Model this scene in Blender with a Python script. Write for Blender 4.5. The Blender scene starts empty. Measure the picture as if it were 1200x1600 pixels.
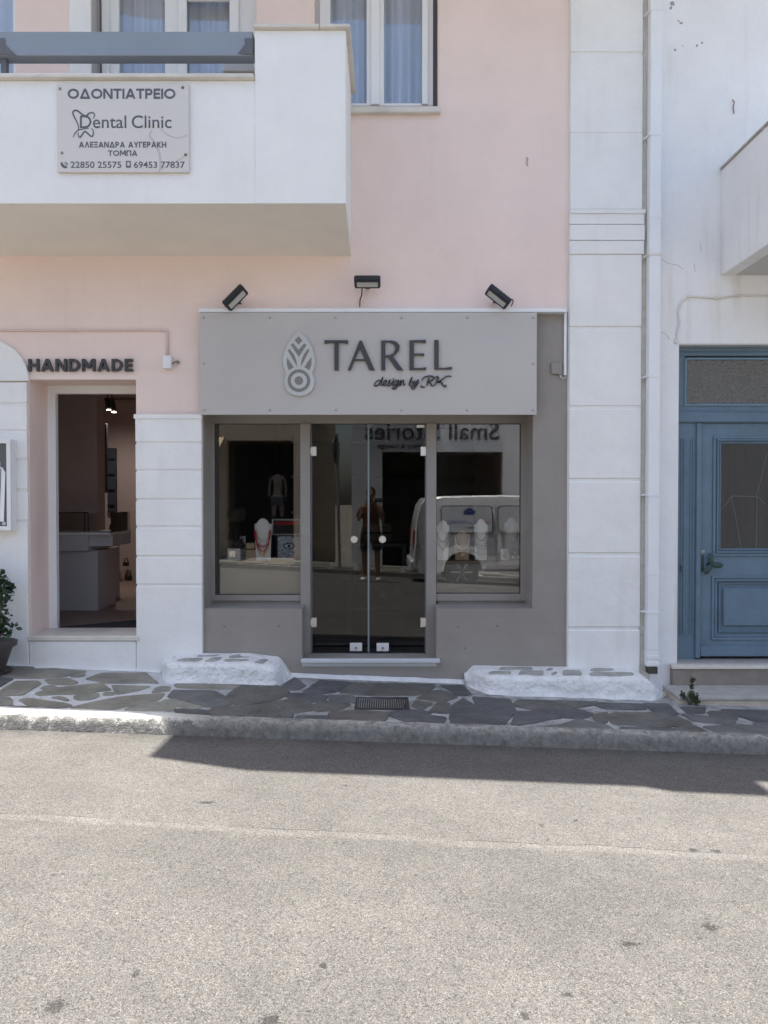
import bpy, bmesh, math, random
from mathutils import Vector, Matrix, noise
R = math.radians
random.seed(7)
sc = bpy.context.scene
COL = sc.collection

# ------------------------------------------------------------------ camera, sky, sun, exposure
CAMY, CAMZ, FPX = -6.6, 1.5, 1202.0
PITCH = math.atan(20 / FPX)
cam = bpy.data.cameras.new('camera')
cam.sensor_fit = 'VERTICAL'; cam.sensor_height = 36; cam.lens = 36 * FPX / 1600
cam.clip_start = 0.05; cam.clip_end = 1000
camo = bpy.data.objects.new('camera', cam); COL.objects.link(camo)
camo.location = (0, CAMY, CAMZ); camo.rotation_euler = (math.pi / 2 - PITCH, 0, 0)
sc.camera = camo

SUN = Vector((-.24, .06, 1)).normalized()
w = bpy.data.worlds.new('World'); sc.world = w; w.use_nodes = True
nt = w.node_tree
sky = nt.nodes.new('ShaderNodeTexSky'); sky.sky_type = 'NISHITA'; sky.sun_disc = False
sky.sun_elevation = math.asin(SUN.z); sky.sun_rotation = math.atan2(SUN.x, SUN.y)
sky.air_density = 1.0; sky.dust_density = 3.0; sky.ozone_density = .6
nt.links.new(sky.outputs[0], nt.nodes['Background'].inputs[0])
nt.nodes['Background'].inputs[1].default_value = 0.11
sl = bpy.data.lights.new('sun', 'SUN'); sl.energy = 4.6; sl.angle = R(.53); sl.color = (1, .955, .88)
so = bpy.data.objects.new('sun', sl); COL.objects.link(so); so.rotation_euler = SUN.to_track_quat('Z', 'Y').to_euler()
sc.view_settings.view_transform = 'Standard'; sc.view_settings.look = 'None'
sc.view_settings.gamma = 1; sc.view_settings.use_curve_mapping = False
sc.view_settings.exposure = 1.52
sc.cycles.max_bounces = 10; sc.cycles.diffuse_bounces = 5; sc.cycles.transparent_max_bounces = 16
sc.cycles.use_denoising = True

# ------------------------------------------------------------------ photo pixel -> place
_F = Vector((0, math.cos(PITCH), -math.sin(PITCH))); _U = Vector((0, math.sin(PITCH), math.cos(PITCH)))
def ray(px, py): return _F * FPX + Vector((px - 600, 0, 0)) + _U * (800 - py)
def at(px, py, Y=0.0):
    r = ray(px, py); s = (Y - CAMY) / r.y
    return (r.x * s, CAMZ + r.z * s)
def X(px, Y=0.0, py=780): return at(px, py, Y)[0]
def Z(py, Y=0.0): return at(600, py, Y)[1]
def zpave(x, y=0.0):
    y = max(-1.35, min(0, y))
    return -.05 - .038 * x + (y / 1.3) * (.024 - .005 * x)
def zroad(x, y):
    s = .045 - (y + 6.6) / 5.3 * .012
    s = max(.033, min(.052, s))
    d = y + 6.6
    return (-.033 * d if d > 0 else .06 * d) - s * x
def hit(px, py, zf):
    r = ray(px, py); t = 3.0
    for _ in range(30):
        p = Vector((0, CAMY, CAMZ)) + r * (t / FPX)
        zt = zf(p.x, p.y)
        t = (zt - CAMZ) / (r.z / FPX)
    return Vector((0, CAMY, CAMZ)) + r * (t / FPX)
def pave_pt(px, py): return hit(px, py, zpave)

# ------------------------------------------------------------------ materials
MATS = {}
def mat(name, col, rough=.8, var=.06, vs=2.5, bump=.15, bs=90, metal=0., spec=.4, streak=0., scol=(.45, .38, .28),
        dirt=0., dcol=None, coarse=0., cs=6, emit=None, estr=0):
    if name in MATS: return MATS[name]
    m = bpy.data.materials.new(name); m.use_nodes = True; n = m.node_tree; N = n.nodes; L = n.links
    b = N['Principled BSDF']; MATS[name] = m
    b.inputs['Roughness'].default_value = rough; b.inputs['Metallic'].default_value = metal
    b.inputs['Specular IOR Level'].default_value = spec
    geo = N.new('ShaderNodeNewGeometry')
    nz = N.new('ShaderNodeTexNoise'); nz.inputs['Scale'].default_value = vs; nz.inputs['Detail'].default_value = 6
    nz.inputs['Roughness'].default_value = .6
    L.new(geo.outputs['Position'], nz.inputs['Vector'])
    mr = N.new('ShaderNodeMapRange'); mr.inputs[1].default_value = .3; mr.inputs[2].default_value = .7
    mr.inputs[3].default_value = 1 - var; mr.inputs[4].default_value = 1 + var
    L.new(nz.outputs['Fac'], mr.inputs[0])
    vm = N.new('ShaderNodeVectorMath'); vm.operation = 'SCALE'; vm.inputs[0].default_value = col
    L.new(mr.outputs[0], vm.inputs['Scale']); out = vm.outputs[0]
    def mixin(out, fac, c):
        mx = N.new('ShaderNodeMix'); mx.data_type = 'RGBA'
        L.new(fac, mx.inputs[0]); L.new(out, mx.inputs[6]); mx.inputs[7].default_value = (*c, 1)
        return mx.outputs[2]
    if streak > 0:
        mp = N.new('ShaderNodeMapping'); mp.inputs['Scale'].default_value = (9, 9, .7)
        L.new(geo.outputs['Position'], mp.inputs['Vector'])
        n2 = N.new('ShaderNodeTexNoise'); n2.inputs['Scale'].default_value = 1.0; n2.inputs['Detail'].default_value = 5
        L.new(mp.outputs[0], n2.inputs['Vector'])
        n3 = N.new('ShaderNodeTexNoise'); n3.inputs['Scale'].default_value = .8; n3.inputs['Detail'].default_value = 2
        L.new(geo.outputs['Position'], n3.inputs['Vector'])
        r2 = N.new('ShaderNodeMapRange'); r2.inputs[1].default_value = .52; r2.inputs[2].default_value = .78
        r2.inputs[3].default_value = 0; r2.inputs[4].default_value = streak
        L.new(n2.outputs['Fac'], r2.inputs[0])
        r3 = N.new('ShaderNodeMapRange'); r3.inputs[1].default_value = .42; r3.inputs[2].default_value = .62
        L.new(n3.outputs['Fac'], r3.inputs[0])
        mu = N.new('ShaderNodeMath'); mu.operation = 'MULTIPLY'
        L.new(r2.outputs[0], mu.inputs[0]); L.new(r3.outputs[0], mu.inputs[1])
        out = mixin(out, mu.outputs[0], scol)
    if dirt > 0:
        n4 = N.new('ShaderNodeTexNoise'); n4.inputs['Scale'].default_value = 14; n4.inputs['Detail'].default_value = 9
        n4.inputs['Roughness'].default_value = .75
        L.new(geo.outputs['Position'], n4.inputs['Vector'])
        r4 = N.new('ShaderNodeMapRange'); r4.inputs[1].default_value = .55; r4.inputs[2].default_value = .75
        r4.inputs[3].default_value = 0; r4.inputs[4].default_value = dirt
        L.new(n4.outputs['Fac'], r4.inputs[0])
        out = mixin(out, r4.outputs[0], dcol or tuple(c * .45 for c in col))
    L.new(out, b.inputs['Base Color'])
    if bump > 0:
        n5 = N.new('ShaderNodeTexNoise'); n5.inputs['Scale'].default_value = bs; n5.inputs['Detail'].default_value = 4
        L.new(geo.outputs['Position'], n5.inputs['Vector'])
        bp = N.new('ShaderNodeBump'); bp.inputs['Strength'].default_value = bump; bp.inputs['Distance'].default_value = .01
        L.new(n5.outputs['Fac'], bp.inputs['Height']); last = bp
        if coarse > 0:
            n6 = N.new('ShaderNodeTexNoise'); n6.inputs['Scale'].default_value = cs; n6.inputs['Detail'].default_value = 3
            L.new(geo.outputs['Position'], n6.inputs['Vector'])
            b2 = N.new('ShaderNodeBump'); b2.inputs['Strength'].default_value = coarse; b2.inputs['Distance'].default_value = .04
            L.new(n6.outputs['Fac'], b2.inputs['Height']); L.new(bp.outputs[0], b2.inputs['Normal']); last = b2
        L.new(last.outputs[0], b.inputs['Normal'])
    if emit:
        b.inputs['Emission Color'].default_value = (*emit, 1); b.inputs['Emission Strength'].default_value = estr
    return m
def glass(name, tint=(.8, .82, .82), refl=.07, rough=0.0, bump=0):
    m = bpy.data.materials.new(name); m.use_nodes = True; n = m.node_tree; N = n.nodes; L = n.links
    N.remove(N['Principled BSDF']); MATS[name] = m
    t = N.new('ShaderNodeBsdfTransparent'); t.inputs[0].default_value = (*tint, 1)
    g = N.new('ShaderNodeBsdfGlossy'); g.inputs['Roughness'].default_value = rough; g.inputs[0].default_value = (1, 1, 1, 1)
    fr = N.new('ShaderNodeFresnel'); fr.inputs[0].default_value = 1.5
    ad = N.new('ShaderNodeMath'); ad.operation = 'ADD'; ad.inputs[1].default_value = refl - .04; ad.use_clamp = True
    L.new(fr.outputs[0], ad.inputs[0])
    mx = N.new('ShaderNodeMixShader'); L.new(ad.outputs[0], mx.inputs[0]); L.new(t.outputs[0], mx.inputs[1]); L.new(g.outputs[0], mx.inputs[2])
    L.new(mx.outputs[0], N['Material Output'].inputs[0])
    return m
PINK = mat('pink_render', (.85, .69, .62), var=.05, vs=1.3, bump=.35, bs=130, coarse=.35, cs=4, streak=.22, scol=(.66, .55, .52))
WHITE = mat('white_render', (.84, .83, .805), var=.04, vs=2.2, bump=.3, bs=120, coarse=.3, cs=6, streak=.3, scol=(.60, .56, .48), dirt=.10)
WHITE2 = mat('old_whitewash', (.82, .82, .82), var=.04, vs=1.7, bump=.3, bs=110, coarse=.5, cs=4, streak=.5, scol=(.58, .52, .40), dirt=.12)
GAPW = mat('weathered_joint_render', (.72, .69, .61), var=.12, vs=9, bump=.4, bs=80, coarse=.5, cs=12, dirt=.35)
WASH = mat('limewash', (.80, .80, .79), var=.10, vs=6, bump=.7, bs=60, coarse=.9, cs=13, dirt=.55, streak=.35, scol=(.45, .43, .38))
BALW = mat('balcony_render', (.84, .825, .79), var=.035, vs=2, bump=.25, bs=140, coarse=.25, cs=6, streak=.2, scol=(.68, .63, .54))
SOFF = mat('soffit_render', (.83, .785, .71), var=.06, vs=1.2, bump=.3, coarse=.3, cs=4, dirt=.06)
TAUPE = mat('taupe_paint', (.305, .275, .245), rough=.7, var=.06, vs=2.4, bump=.25, bs=150, coarse=.3, cs=5, dirt=.08, streak=.15, scol=(.36, .34, .31))
MARBLE = mat('marble', (.66, .62, .55), rough=.45, var=.10, vs=7, bump=.08, dirt=.25)
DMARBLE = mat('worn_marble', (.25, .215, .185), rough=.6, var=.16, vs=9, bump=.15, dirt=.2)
SLATE = [mat('slate_stone_%s' % k, c, rough=.66, var=.28, vs=5, bump=.6, bs=40, coarse=.7, cs=14, dirt=.30, dcol=(.26, .26, .25), spec=.35)
         for k, c in (('grey', (.135, .135, .13)), ('green', (.25, .25, .205)), ('dark', (.10, .102, .104)), ('brown', (.235, .225, .185)), ('rusty', (.125, .12, .11)))]
BLUE = mat('blue_paint', (.125, .19, .25), rough=.5, var=.12, vs=6, bump=.25, bs=50, dirt=.30, streak=.35, scol=(.17, .22, .26))
STEEL = mat('brushed_steel', (.75, .74, .72), rough=.3, metal=1, var=.03, bump=.02)
GALV = mat('grey_painted_steel', (.255, .29, .33), rough=.5, var=.05, bump=.05, dirt=.08)
BRACK = mat('bracket_steel', (.13, .13, .14), rough=.5, bump=.1)
ALUW = mat('white_aluminium', (.80, .80, .79), rough=.4, var=.015, bump=.02)
PIPEW = mat('white_pipe_paint', (.80, .81, .82), rough=.4, var=.03, vs=3, bump=.04, dirt=.05)
BLACK = mat('black_plastic', (.022, .022, .025), rough=.45, bump=.05)
DLET = mat('dark_letter_metal', (.055, .055, .058), rough=.4, var=.05, bump=.05)
LGREY = mat('light_grey_board', (.52, .52, .50), rough=.6, bump=.05)
SIGNB = mat('sign_board_grey', (.505, .475, .445), rough=.42, var=.05, vs=1.0, bump=.03)
DSIGN = mat('dental_sign_board', (.66, .62, .575), rough=.5, var=.015, bump=.03)
DINK = mat('dental_sign_ink', (.115, .12, .135), rough=.6, bump=0)
FAINT = mat('faint_print', (.52, .49, .47), rough=.6, bump=0)
RUST = mat('rusty_screw', (.20, .13, .09), rough=.8, dirt=.3)
CABLEP = mat('pink_conduit', (.72, .56, .52), rough=.6, bump=.05)
CABLEW = mat('old_white_cable', (.70, .68, .62), rough=.6, bump=.05)
CURT = mat('pale_blue_curtain', (.74, .78, .86), rough=.9, var=.04, bump=.1, bs=300)
DCURT = mat('brown_curtain', (.075, .06, .055), rough=.95, bump=.1, bs=300)
GLASSU = glass('upper_window_glass', (.93, .94, .95), .06)
GLASSD = glass('display_glass', (.93, .93, .92), .075)
GLASSO = glass('door_glass', (.52, .52, .51), .042)
CASEG = glass('case_glass', (.93, .95, .95), .05)
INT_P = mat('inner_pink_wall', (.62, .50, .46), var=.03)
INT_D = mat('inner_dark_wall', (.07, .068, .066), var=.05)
INT_F = mat('inner_floor', (.33, .24, .20), rough=.5, var=.1, vs=4)
MATD = mat('door_mat', (.06, .06, .065), rough=1, bump=.6, bs=200)
COUNT = mat('white_counter', (.62, .62, .64), rough=.4, var=.02, bump=.02)
WBOARD = mat('white_card', (.85, .85, .84), rough=.7, bump=.03)
KRAFT = mat('kraft_card', (.46, .36, .25), rough=.8, bump=.05)
RED = mat('red_beads', (.55, .04, .09), rough=.4, bump=.2)
GOLD = mat('brass', (.60, .45, .24), rough=.35, metal=.9, bump=.1)
SILV = mat('oxidised_silver', (.30, .30, .28), rough=.4, metal=.7, bump=.1)
LEATH = mat('dark_leather', (.04, .03, .028), rough=.5, bump=.3)
STRAW = mat('woven_straw', (.42, .32, .20), rough=.9, bump=.8, bs=120, dirt=.3)
CONCR = mat('kerb_concrete', (.30, .29, .275), rough=.9, var=.2, vs=8, bump=.8, bs=50, coarse=.8, cs=18, dirt=.7)

# ------------------------------------------------------------------ mesh builder
class MB:
    def __init__(s): s.bm = bmesh.new()
    def box(s, x0, x1, y0, y1, z0, z1, bev=0, seg=1):
        b = bmesh.new(); bmesh.ops.create_cube(b, size=1)
        for v in b.verts:
            v.co = Vector((x0 if v.co.x < 0 else x1, y0 if v.co.y < 0 else y1, z0 if v.co.z < 0 else z1))
        if bev: bmesh.ops.bevel(b, geom=b.edges[:], offset=bev, segments=seg, affect='EDGES', profile=.5)
        s._add(b); return s
    def pbox(s, px0, px1, py0, py1, yf, yb, bev=0):
        x0, z1 = at(px0, (py0 + py1) / 2, yf)[0], at(px0, py0, yf)[1]
        x1, z0 = at(px1, (py0 + py1) / 2, yf)[0], at(px1, py1, yf)[1]
        return s.box(x0, x1, yf, yb, z0, z1, bev)
    def _add(s, b, mtx=None):
        if mtx: bmesh.ops.transform(b, matrix=mtx, verts=b.verts)
        me = bpy.data.meshes.new('t'); b.to_mesh(me); b.free(); s.bm.from_mesh(me); bpy.data.meshes.remove(me)
    def prism(s, pts, y0, y1, bev=0):          # pts (x,z) polygon, depth along y
        b = bmesh.new(); f = [b.verts.new((p[0], y0, p[1])) for p in pts]; fa = b.faces.new(f)
        r = bmesh.ops.extrude_face_region(b, geom=[fa])
        for v in [g for g in r['geom'] if isinstance(g, bmesh.types.BMVert)]: v.co.y = y1
        bmesh.ops.recalc_face_normals(b, faces=b.faces)
        if bev:
            es = [e for e in b.edges if abs(e.verts[0].co.y - y0) < 1e-6 and abs(e.verts[1].co.y - y0) < 1e-6]
            bmesh.ops.bevel(b, geom=es, offset=bev, segments=1, affect='EDGES')
        s._add(b); return s
    def slab(s, pts, z_top, th, zf=None, bev=.006):   # pts (x,y) polygon; zf gives surface height
        b = bmesh.new(); f = [b.verts.new((p[0], p[1], 0)) for p in pts]; fa = b.faces.new(f)
        if fa.calc_area() and fa.normal.z < 0: bmesh.ops.reverse_faces(b, faces=[fa])
        b.normal_update()
        if fa.normal.z < 0: fa.normal_flip()
        r = bmesh.ops.extrude_face_region(b, geom=[fa])
        for v in [g for g in r['geom'] if isinstance(g, bmesh.types.BMVert)]: v.co.z = th
        bmesh.ops.recalc_face_normals(b, faces=b.faces)
        if bev:
            es = [e for e in b.edges if e.verts[0].co.z > th - 1e-6 and e.verts[1].co.z > th - 1e-6]
            bmesh.ops.bevel(b, geom=es, offset=bev, segments=1, affect='EDGES')
        for v in b.verts: v.co.z += z_top - th + (zf(v.co.x, v.co.y) if zf else 0)
        s._add(b); return s
    def tube(s, pts, r, n=8, close=False, caps=True):
        pts = [Vector(p) for p in pts]; k = len(pts); rings = []
        rr = r if isinstance(r, (list, tuple)) else [r] * k
        up = None
        for i, p in enumerate(pts):
            a = pts[(i - 1) % k] if (i or close) else p; c = pts[(i + 1) % k] if (i < k - 1 or close) else p
            d = (c - a).normalized()
            if up is None: up = Vector((0, 0, 1)) if abs(d.z) < .9 else Vector((0, 1, 0))
            u = d.cross(up)
            if u.length < 1e-5: u = d.cross(Vector((1, 0, 0)))
            u.normalize(); v = u.cross(d).normalized(); up = v
            rings.append([s.bm.verts.new(p + u * math.cos(2 * math.pi * j / n) * rr[i] + v * math.sin(2 * math.pi * j / n) * rr[i]) for j in range(n)])
        m = k if close else k - 1
        for i in range(m):
            A, B = rings[i], rings[(i + 1) % k]
            for j in range(n): s.bm.faces.new((A[j], A[(j + 1) % n], B[(j + 1) % n], B[j]))
        if caps and not close: s.bm.faces.new(rings[0]); s.bm.faces.new(rings[-1][::-1])
        return s
    def lathe(s, prof, c, n=24, axis='z'):
        rings = []
        for r, h in prof:
            ring = []
            for j in range(n):
                a = 2 * math.pi * j / n
                p = (r * math.cos(a), r * math.sin(a), h) if axis == 'z' else (r * math.cos(a), h, r * math.sin(a)) if axis == 'y' else (h, r * math.cos(a), r * math.sin(a))
                ring.append(s.bm.verts.new(Vector(c) + Vector(p)))
            rings.append(ring)
        for A, B in zip(rings, rings[1:]):
            for j in range(n): s.bm.faces.new((A[j], A[(j + 1) % n], B[(j + 1) % n], B[j]))
        s.bm.faces.new(rings[0]); s.bm.faces.new(rings[-1][::-1])
        return s
    def quad(s, *p): s.bm.faces.new([s.bm.verts.new(q) for q in p]); return s
    def xf(s, m): bmesh.ops.transform(s.bm, matrix=m, verts=s.bm.verts); return s

LOC = {}
def build(name, mb, m, parent=None, origin=None, smooth=False, **props):
    bm = mb.bm if isinstance(mb, MB) else mb
    bmesh.ops.recalc_face_normals(bm, faces=bm.faces)
    base = LOC[parent.name] if parent else Vector((0, 0, 0))
    if origin is None:
        if bm.verts:
            xs = [v.co for v in bm.verts]
            origin = Vector((sum(c.x for c in xs) / len(xs), sum(c.y for c in xs) / len(xs), min(c.z for c in xs)))
        else: origin = Vector(base)
    origin = Vector(origin)
    for v in bm.verts: v.co -= origin
    me = bpy.data.meshes.new(name); bm.to_mesh(me); bm.free()
    if smooth:
        for p in me.polygons: p.use_smooth = True
        if smooth != True: me.set_sharp_from_angle(angle=R(smooth))
    for mm in (m if isinstance(m, (list, tuple)) else [m]): me.materials.append(mm)
    o = bpy.data.objects.new(name, me); COL.objects.link(o)
    o.location = origin - base
    if parent: o.parent = parent
    LOC[o.name] = origin
    for k, v in props.items(): o[k] = v
    return o
def tag(o, label, cat, group=None):
    o['label'] = label; o['category'] = cat
    if group: o['group'] = group
    return o
def thing(name, label, cat, loc, group=None):
    o = bpy.data.objects.new(name, None); COL.objects.link(o); o.location = loc; o.empty_display_size = .1
    LOC[o.name] = Vector(loc); return tag(o, label, cat, group)
def place(o, parent, loc):       # linked copy of one object at a world place
    c = o.copy(); COL.objects.link(c); c.parent = parent
    base = LOC[parent.name] if parent else Vector((0, 0, 0)); c.location = Vector(loc) - base; LOC[c.name] = Vector(loc)
    return c

# walls with openings: a grid of cells without inner faces
def wall_cells(x0, x1, z0, z1, y0, y1, holes):
    xs = sorted(set([x0, x1] + [h[i] for h in holes for i in (0, 1) if x0 < h[i] < x1]))
    zs = sorted(set([z0, z1] + [h[i] for h in holes for i in (2, 3) if z0 < h[i] < z1]))
    def solid(i, j):
        if i < 0 or j < 0 or i >= len(xs) - 1 or j >= len(zs) - 1: return False
        cx, cz = (xs[i] + xs[i + 1]) / 2, (zs[j] + zs[j + 1]) / 2
        return not any(h[0] < cx < h[1] and h[2] < cz < h[3] for h in holes)
    mb = MB()
    for i in range(len(xs) - 1):
        for j in range(len(zs) - 1):
            if not solid(i, j): continue
            a, b, c, d = xs[i], xs[i + 1], zs[j], zs[j + 1]
            mb.quad((a, y0, c), (b, y0, c), (b, y0, d), (a, y0, d)); mb.quad((a, y1, c), (a, y1, d), (b, y1, d), (b, y1, c))
            if not solid(i - 1, j): mb.quad((a, y0, c), (a, y0, d), (a, y1, d), (a, y1, c))
            if not solid(i + 1, j): mb.quad((b, y0, c), (b, y1, c), (b, y1, d), (b, y0, d))
            if not solid(i, j - 1): mb.quad((a, y0, c), (a, y1, c), (b, y1, c), (b, y0, c))
            if not solid(i, j + 1): mb.quad((a, y0, d), (b, y0, d), (b, y1, d), (a, y1, d))
    bmesh.ops.remove_doubles(mb.bm, verts=mb.bm.verts, dist=1e-5)
    return mb

def curtain(x0, x1, z0, z1, y, amp=.055, wl=.13, seed=0):
    mb = MB(); rnd = random.Random(seed); n = int((x1 - x0) / .012); pv = None; ph = rnd.random() * 6
    for i in range(n + 1):
        x = x0 + (x1 - x0) * i / n; ph += 2 * math.pi * .012 / (wl * (.7 + .6 * noise.noise(Vector((x * 3, seed, 0)))) + .02)
        yy = y + amp * math.sin(ph) * (.7 + .5 * noise.noise(Vector((x * 4, seed + 5, 0))))
        v = [mb.bm.verts.new((x, yy, z0)), mb.bm.verts.new((x, yy * .5 + y * .5, z1))]
        if pv: mb.bm.faces.new((pv[0], v[0], v[1], pv[1]))
        pv = v
    return mb

# ------------------------------------------------------------------ GROUND, ROAD, PAVEMENT
def struct(o): o['kind'] = 'structure'; return o
mb = MB(); mb.quad((-400, -400, -1.6), (400, -400, -1.6), (400, 400, -1.6), (-400, 400, -1.6))
struct(build('ground', mb, mat('dry_earth', (.24, .21, .17), var=.15, vs=.4, bump=.5, bs=8)))

def grid(xa, xb, nx, ys, zf):
    mb = MB(); rows = []
    for y in ys: rows.append([mb.bm.verts.new((xa + (xb - xa) * i / nx, y, zf(xa + (xb - xa) * i / nx, y))) for i in range(nx + 1)])
    for A, B in zip(rows, rows[1:]):
        for i in range(nx): mb.bm.faces.new((A[i], A[i + 1], B[i + 1], B[i]))
    return mb
ROADEND = -9.6
seam = [hit(px, py, zroad) for px, py in ((0, 1277), (300, 1291), (600, 1311), (900, 1330), (1200, 1343))]

def road_material():
    m = bpy.data.materials.new('asphalt'); m.use_nodes = True; N = m.node_tree.nodes; L = m.node_tree.links; b = N['Principled BSDF']
    geo = N.new('ShaderNodeNewGeometry'); P = geo.outputs['Position']
    def math_(op, a, c=None, clamp=False):
        x = N.new('ShaderNodeMath'); x.operation = op; x.use_clamp = clamp
        for i, v in enumerate((a, c)):
            if v is None: continue
            if isinstance(v, (int, float)): x.inputs[i].default_value = v
            else: L.new(v, x.inputs[i])
        return x.outputs[0]
    def rng(v, a, c, d, e, t='LINEAR'):
        x = N.new('ShaderNodeMapRange'); x.interpolation_type = t
        L.new(v, x.inputs[0])
        for i, q in zip((1, 2, 3, 4), (a, c, d, e)): x.inputs[i].default_value = q
        return x.outputs[0]
    def nz(s, d=4, r=.55, vec=P):
        x = N.new('ShaderNodeTexNoise'); x.inputs['Scale'].default_value = s; x.inputs['Detail'].default_value = d
        x.inputs['Roughness'].default_value = r; L.new(vec, x.inputs['Vector']); return x.outputs['Fac']
    # three sizes of stones
    v1 = N.new('ShaderNodeTexVoronoi'); v1.inputs['Scale'].default_value = 230; L.new(P, v1.inputs['Vector'])
    v2 = N.new('ShaderNodeTexVoronoi'); v2.inputs['Scale'].default_value = 95; L.new(P, v2.inputs['Vector'])
    sp = N.new('ShaderNodeSeparateColor'); L.new(v1.outputs['Color'], sp.inputs[0])
    sp2 = N.new('ShaderNodeSeparateColor'); L.new(v2.outputs['Color'], sp2.inputs[0])
    ramp = N.new('ShaderNodeValToRGB'); e = ramp.color_ramp; e.interpolation = 'LINEAR'
    cols = [(0, (.09, .086, .082)), (.14, (.133, .127, .120)), (.40, (.184, .175, .164)), (.72, (.214, .205, .191)), (.93, (.256, .245, .227)), (1, (.36, .34, .315))]
    e.elements[0].position = 0; e.elements[0].color = (*cols[0][1], 1); e.elements[1].position = 1; e.elements[1].color = (*cols[-1][1], 1)
    for p_, c_ in cols[1:-1]:
        q = e.elements.new(p_); q.color = (*c_, 1)
    L.new(sp.outputs[0], ramp.inputs[0])
    ramp2 = N.new('ShaderNodeValToRGB'); f = ramp2.color_ramp; f.interpolation = 'CONSTANT'
    f.elements[0].color = (.55, .55, .55, 1); f.elements[1].position = .06; f.elements[1].color = (1, 1, 1, 1)
    q = f.elements.new(.965); q.color = (1.35, 1.33, 1.28, 1)
    L.new(sp2.outputs[1], ramp2.inputs[0])
    mul = N.new('ShaderNodeMix'); mul.data_type = 'RGBA'; mul.blend_type = 'MULTIPLY'; mul.inputs[0].default_value = .55
    L.new(ramp.outputs[0], mul.inputs[6]); L.new(ramp2.outputs[0], mul.inputs[7]); c = mul.outputs[2]
    big = rng(nz(.9, 5), .3, .7, .86, 1.14); mid = rng(nz(6, 6, .7), .3, .7, .90, 1.10); fin = rng(nz(420, 2), .3, .7, .82, 1.18)
    k = math_('MULTIPLY', math_('MULTIPLY', big, mid), fin)
    # the seam between two asphalt layers
    sx = N.new('ShaderNodeSeparateXYZ'); L.new(P, sx.inputs[0])
    a0, b0 = seam[0], seam[-1]; sl_ = (b0.y - a0.y) / (b0.x - a0.x)
    line = math_('ADD', math_('MULTIPLY', sx.outputs[0], sl_), a0.y - sl_ * a0.x + .01)
    wob = rng(nz(1.3, 5, .6), 0, 1, -.09, .09)
    d = math_('SUBTRACT', math_('ADD', sx.outputs[1], wob), line)
    band = rng(math_('ABSOLUTE', d), .015, .055, 1, 0, 'SMOOTHSTEP')
    band = math_('MULTIPLY', band, rng(nz(30, 5, .7), .3, .6, .35, 1))
    crack = math_('MULTIPLY', rng(math_('ABSOLUTE', math_('SUBTRACT', math_('ADD', d, rng(nz(12, 4), 0, 1, -.02, .02)), .04)), .002, .008, 1, 0), rng(nz(3, 3), .45, .6, 0, 1))
    edge = math_('MULTIPLY', rng(sx.outputs[1], -1.55, -1.36, 0, 1), rng(nz(5, 6, .7), .35, .6, .1, 1))
    k = math_('MULTIPLY', k, math_('SUBTRACT', 1, math_('MULTIPLY', edge, .35)))
    side = rng(d, -.05, .05, .955, 1.05)
    k = math_('MULTIPLY', k, side)
    k = math_('MULTIPLY', k, math_('ADD', 1, math_('MULTIPLY', band, .30)))
    k = math_('MULTIPLY', k, math_('SUBTRACT', 1, math_('MULTIPLY', crack, .45)))
    # dark spots of gum and oil
    for (px, py, rx, ry) in ((87, 1572, .045, .05), (212, 1522, .016, .03), (325, 1254, .06, .03), (505, 1510, .02, .03), (422, 1595, .05, .04),
                             (847, 1290, .022, .025), (900, 1282, .026, .02), (1083, 1328, .035, .03), (1118, 1330, .035, .03), (1110, 1449, .045, .045),
                             (982, 1475, .055, .03), (888, 1554, .03, .02), (650, 1367, .012, .02), (1000, 1280, .01, .02), (820, 1588, .02, .03), (540, 1228, .02, .03)):
        p = hit(px, py, zroad)
        mp = N.new('ShaderNodeVectorMath'); mp.operation = 'SUBTRACT'; L.new(P, mp.inputs[0]); mp.inputs[1].default_value = p
        ms = N.new('ShaderNodeVectorMath'); ms.operation = 'DIVIDE'; L.new(mp.outputs[0], ms.inputs[0]); ms.inputs[1].default_value = (rx * .8, ry * .8, 1)
        ln = N.new('ShaderNodeVectorMath'); ln.operation = 'LENGTH'; L.new(ms.outputs[0], ln.inputs[0])
        dd = math_('ADD', ln.outputs['Value'], rng(nz(55, 4, .7), 0, 1, -1.5, 1.5))
        k = math_('MULTIPLY', k, rng(dd, .55, 1.0, .42, 1))
    vm = N.new('ShaderNodeVectorMath'); vm.operation = 'SCALE'; L.new(c, vm.inputs[0]); L.new(math_('MULTIPLY', k, .60), vm.inputs['Scale'])
    L.new(vm.outputs[0], b.inputs['Base Color']); b.inputs['Roughness'].default_value = .88; b.inputs['Specular IOR Level'].default_value = .3
    bp = N.new('ShaderNodeBump'); bp.inputs['Strength'].default_value = .55; bp.inputs['Distance'].default_value = .006
    L.new(math_('ADD', math_('SUBTRACT', 1, v1.outputs['Distance']), math_('MULTIPLY', sp2.outputs[0], .6)), bp.inputs['Height'])
    b2 = N.new('ShaderNodeBump'); b2.inputs['Strength'].default_value = .25; b2.inputs['Distance'].default_value = .02
    L.new(math_('ADD', nz(9, 6, .7), math_('MULTIPLY', band, .8)), b2.inputs['Height']); L.new(bp.outputs[0], b2.inputs['Normal'])
    L.new(b2.outputs[0], b.inputs['Normal'])
    return m
mb = grid(-20, 20, 160, [-1.28 - i * (8.40 / 42) for i in range(43)], zroad)
struct(build('road', mb, road_material(), smooth=True))

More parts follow.
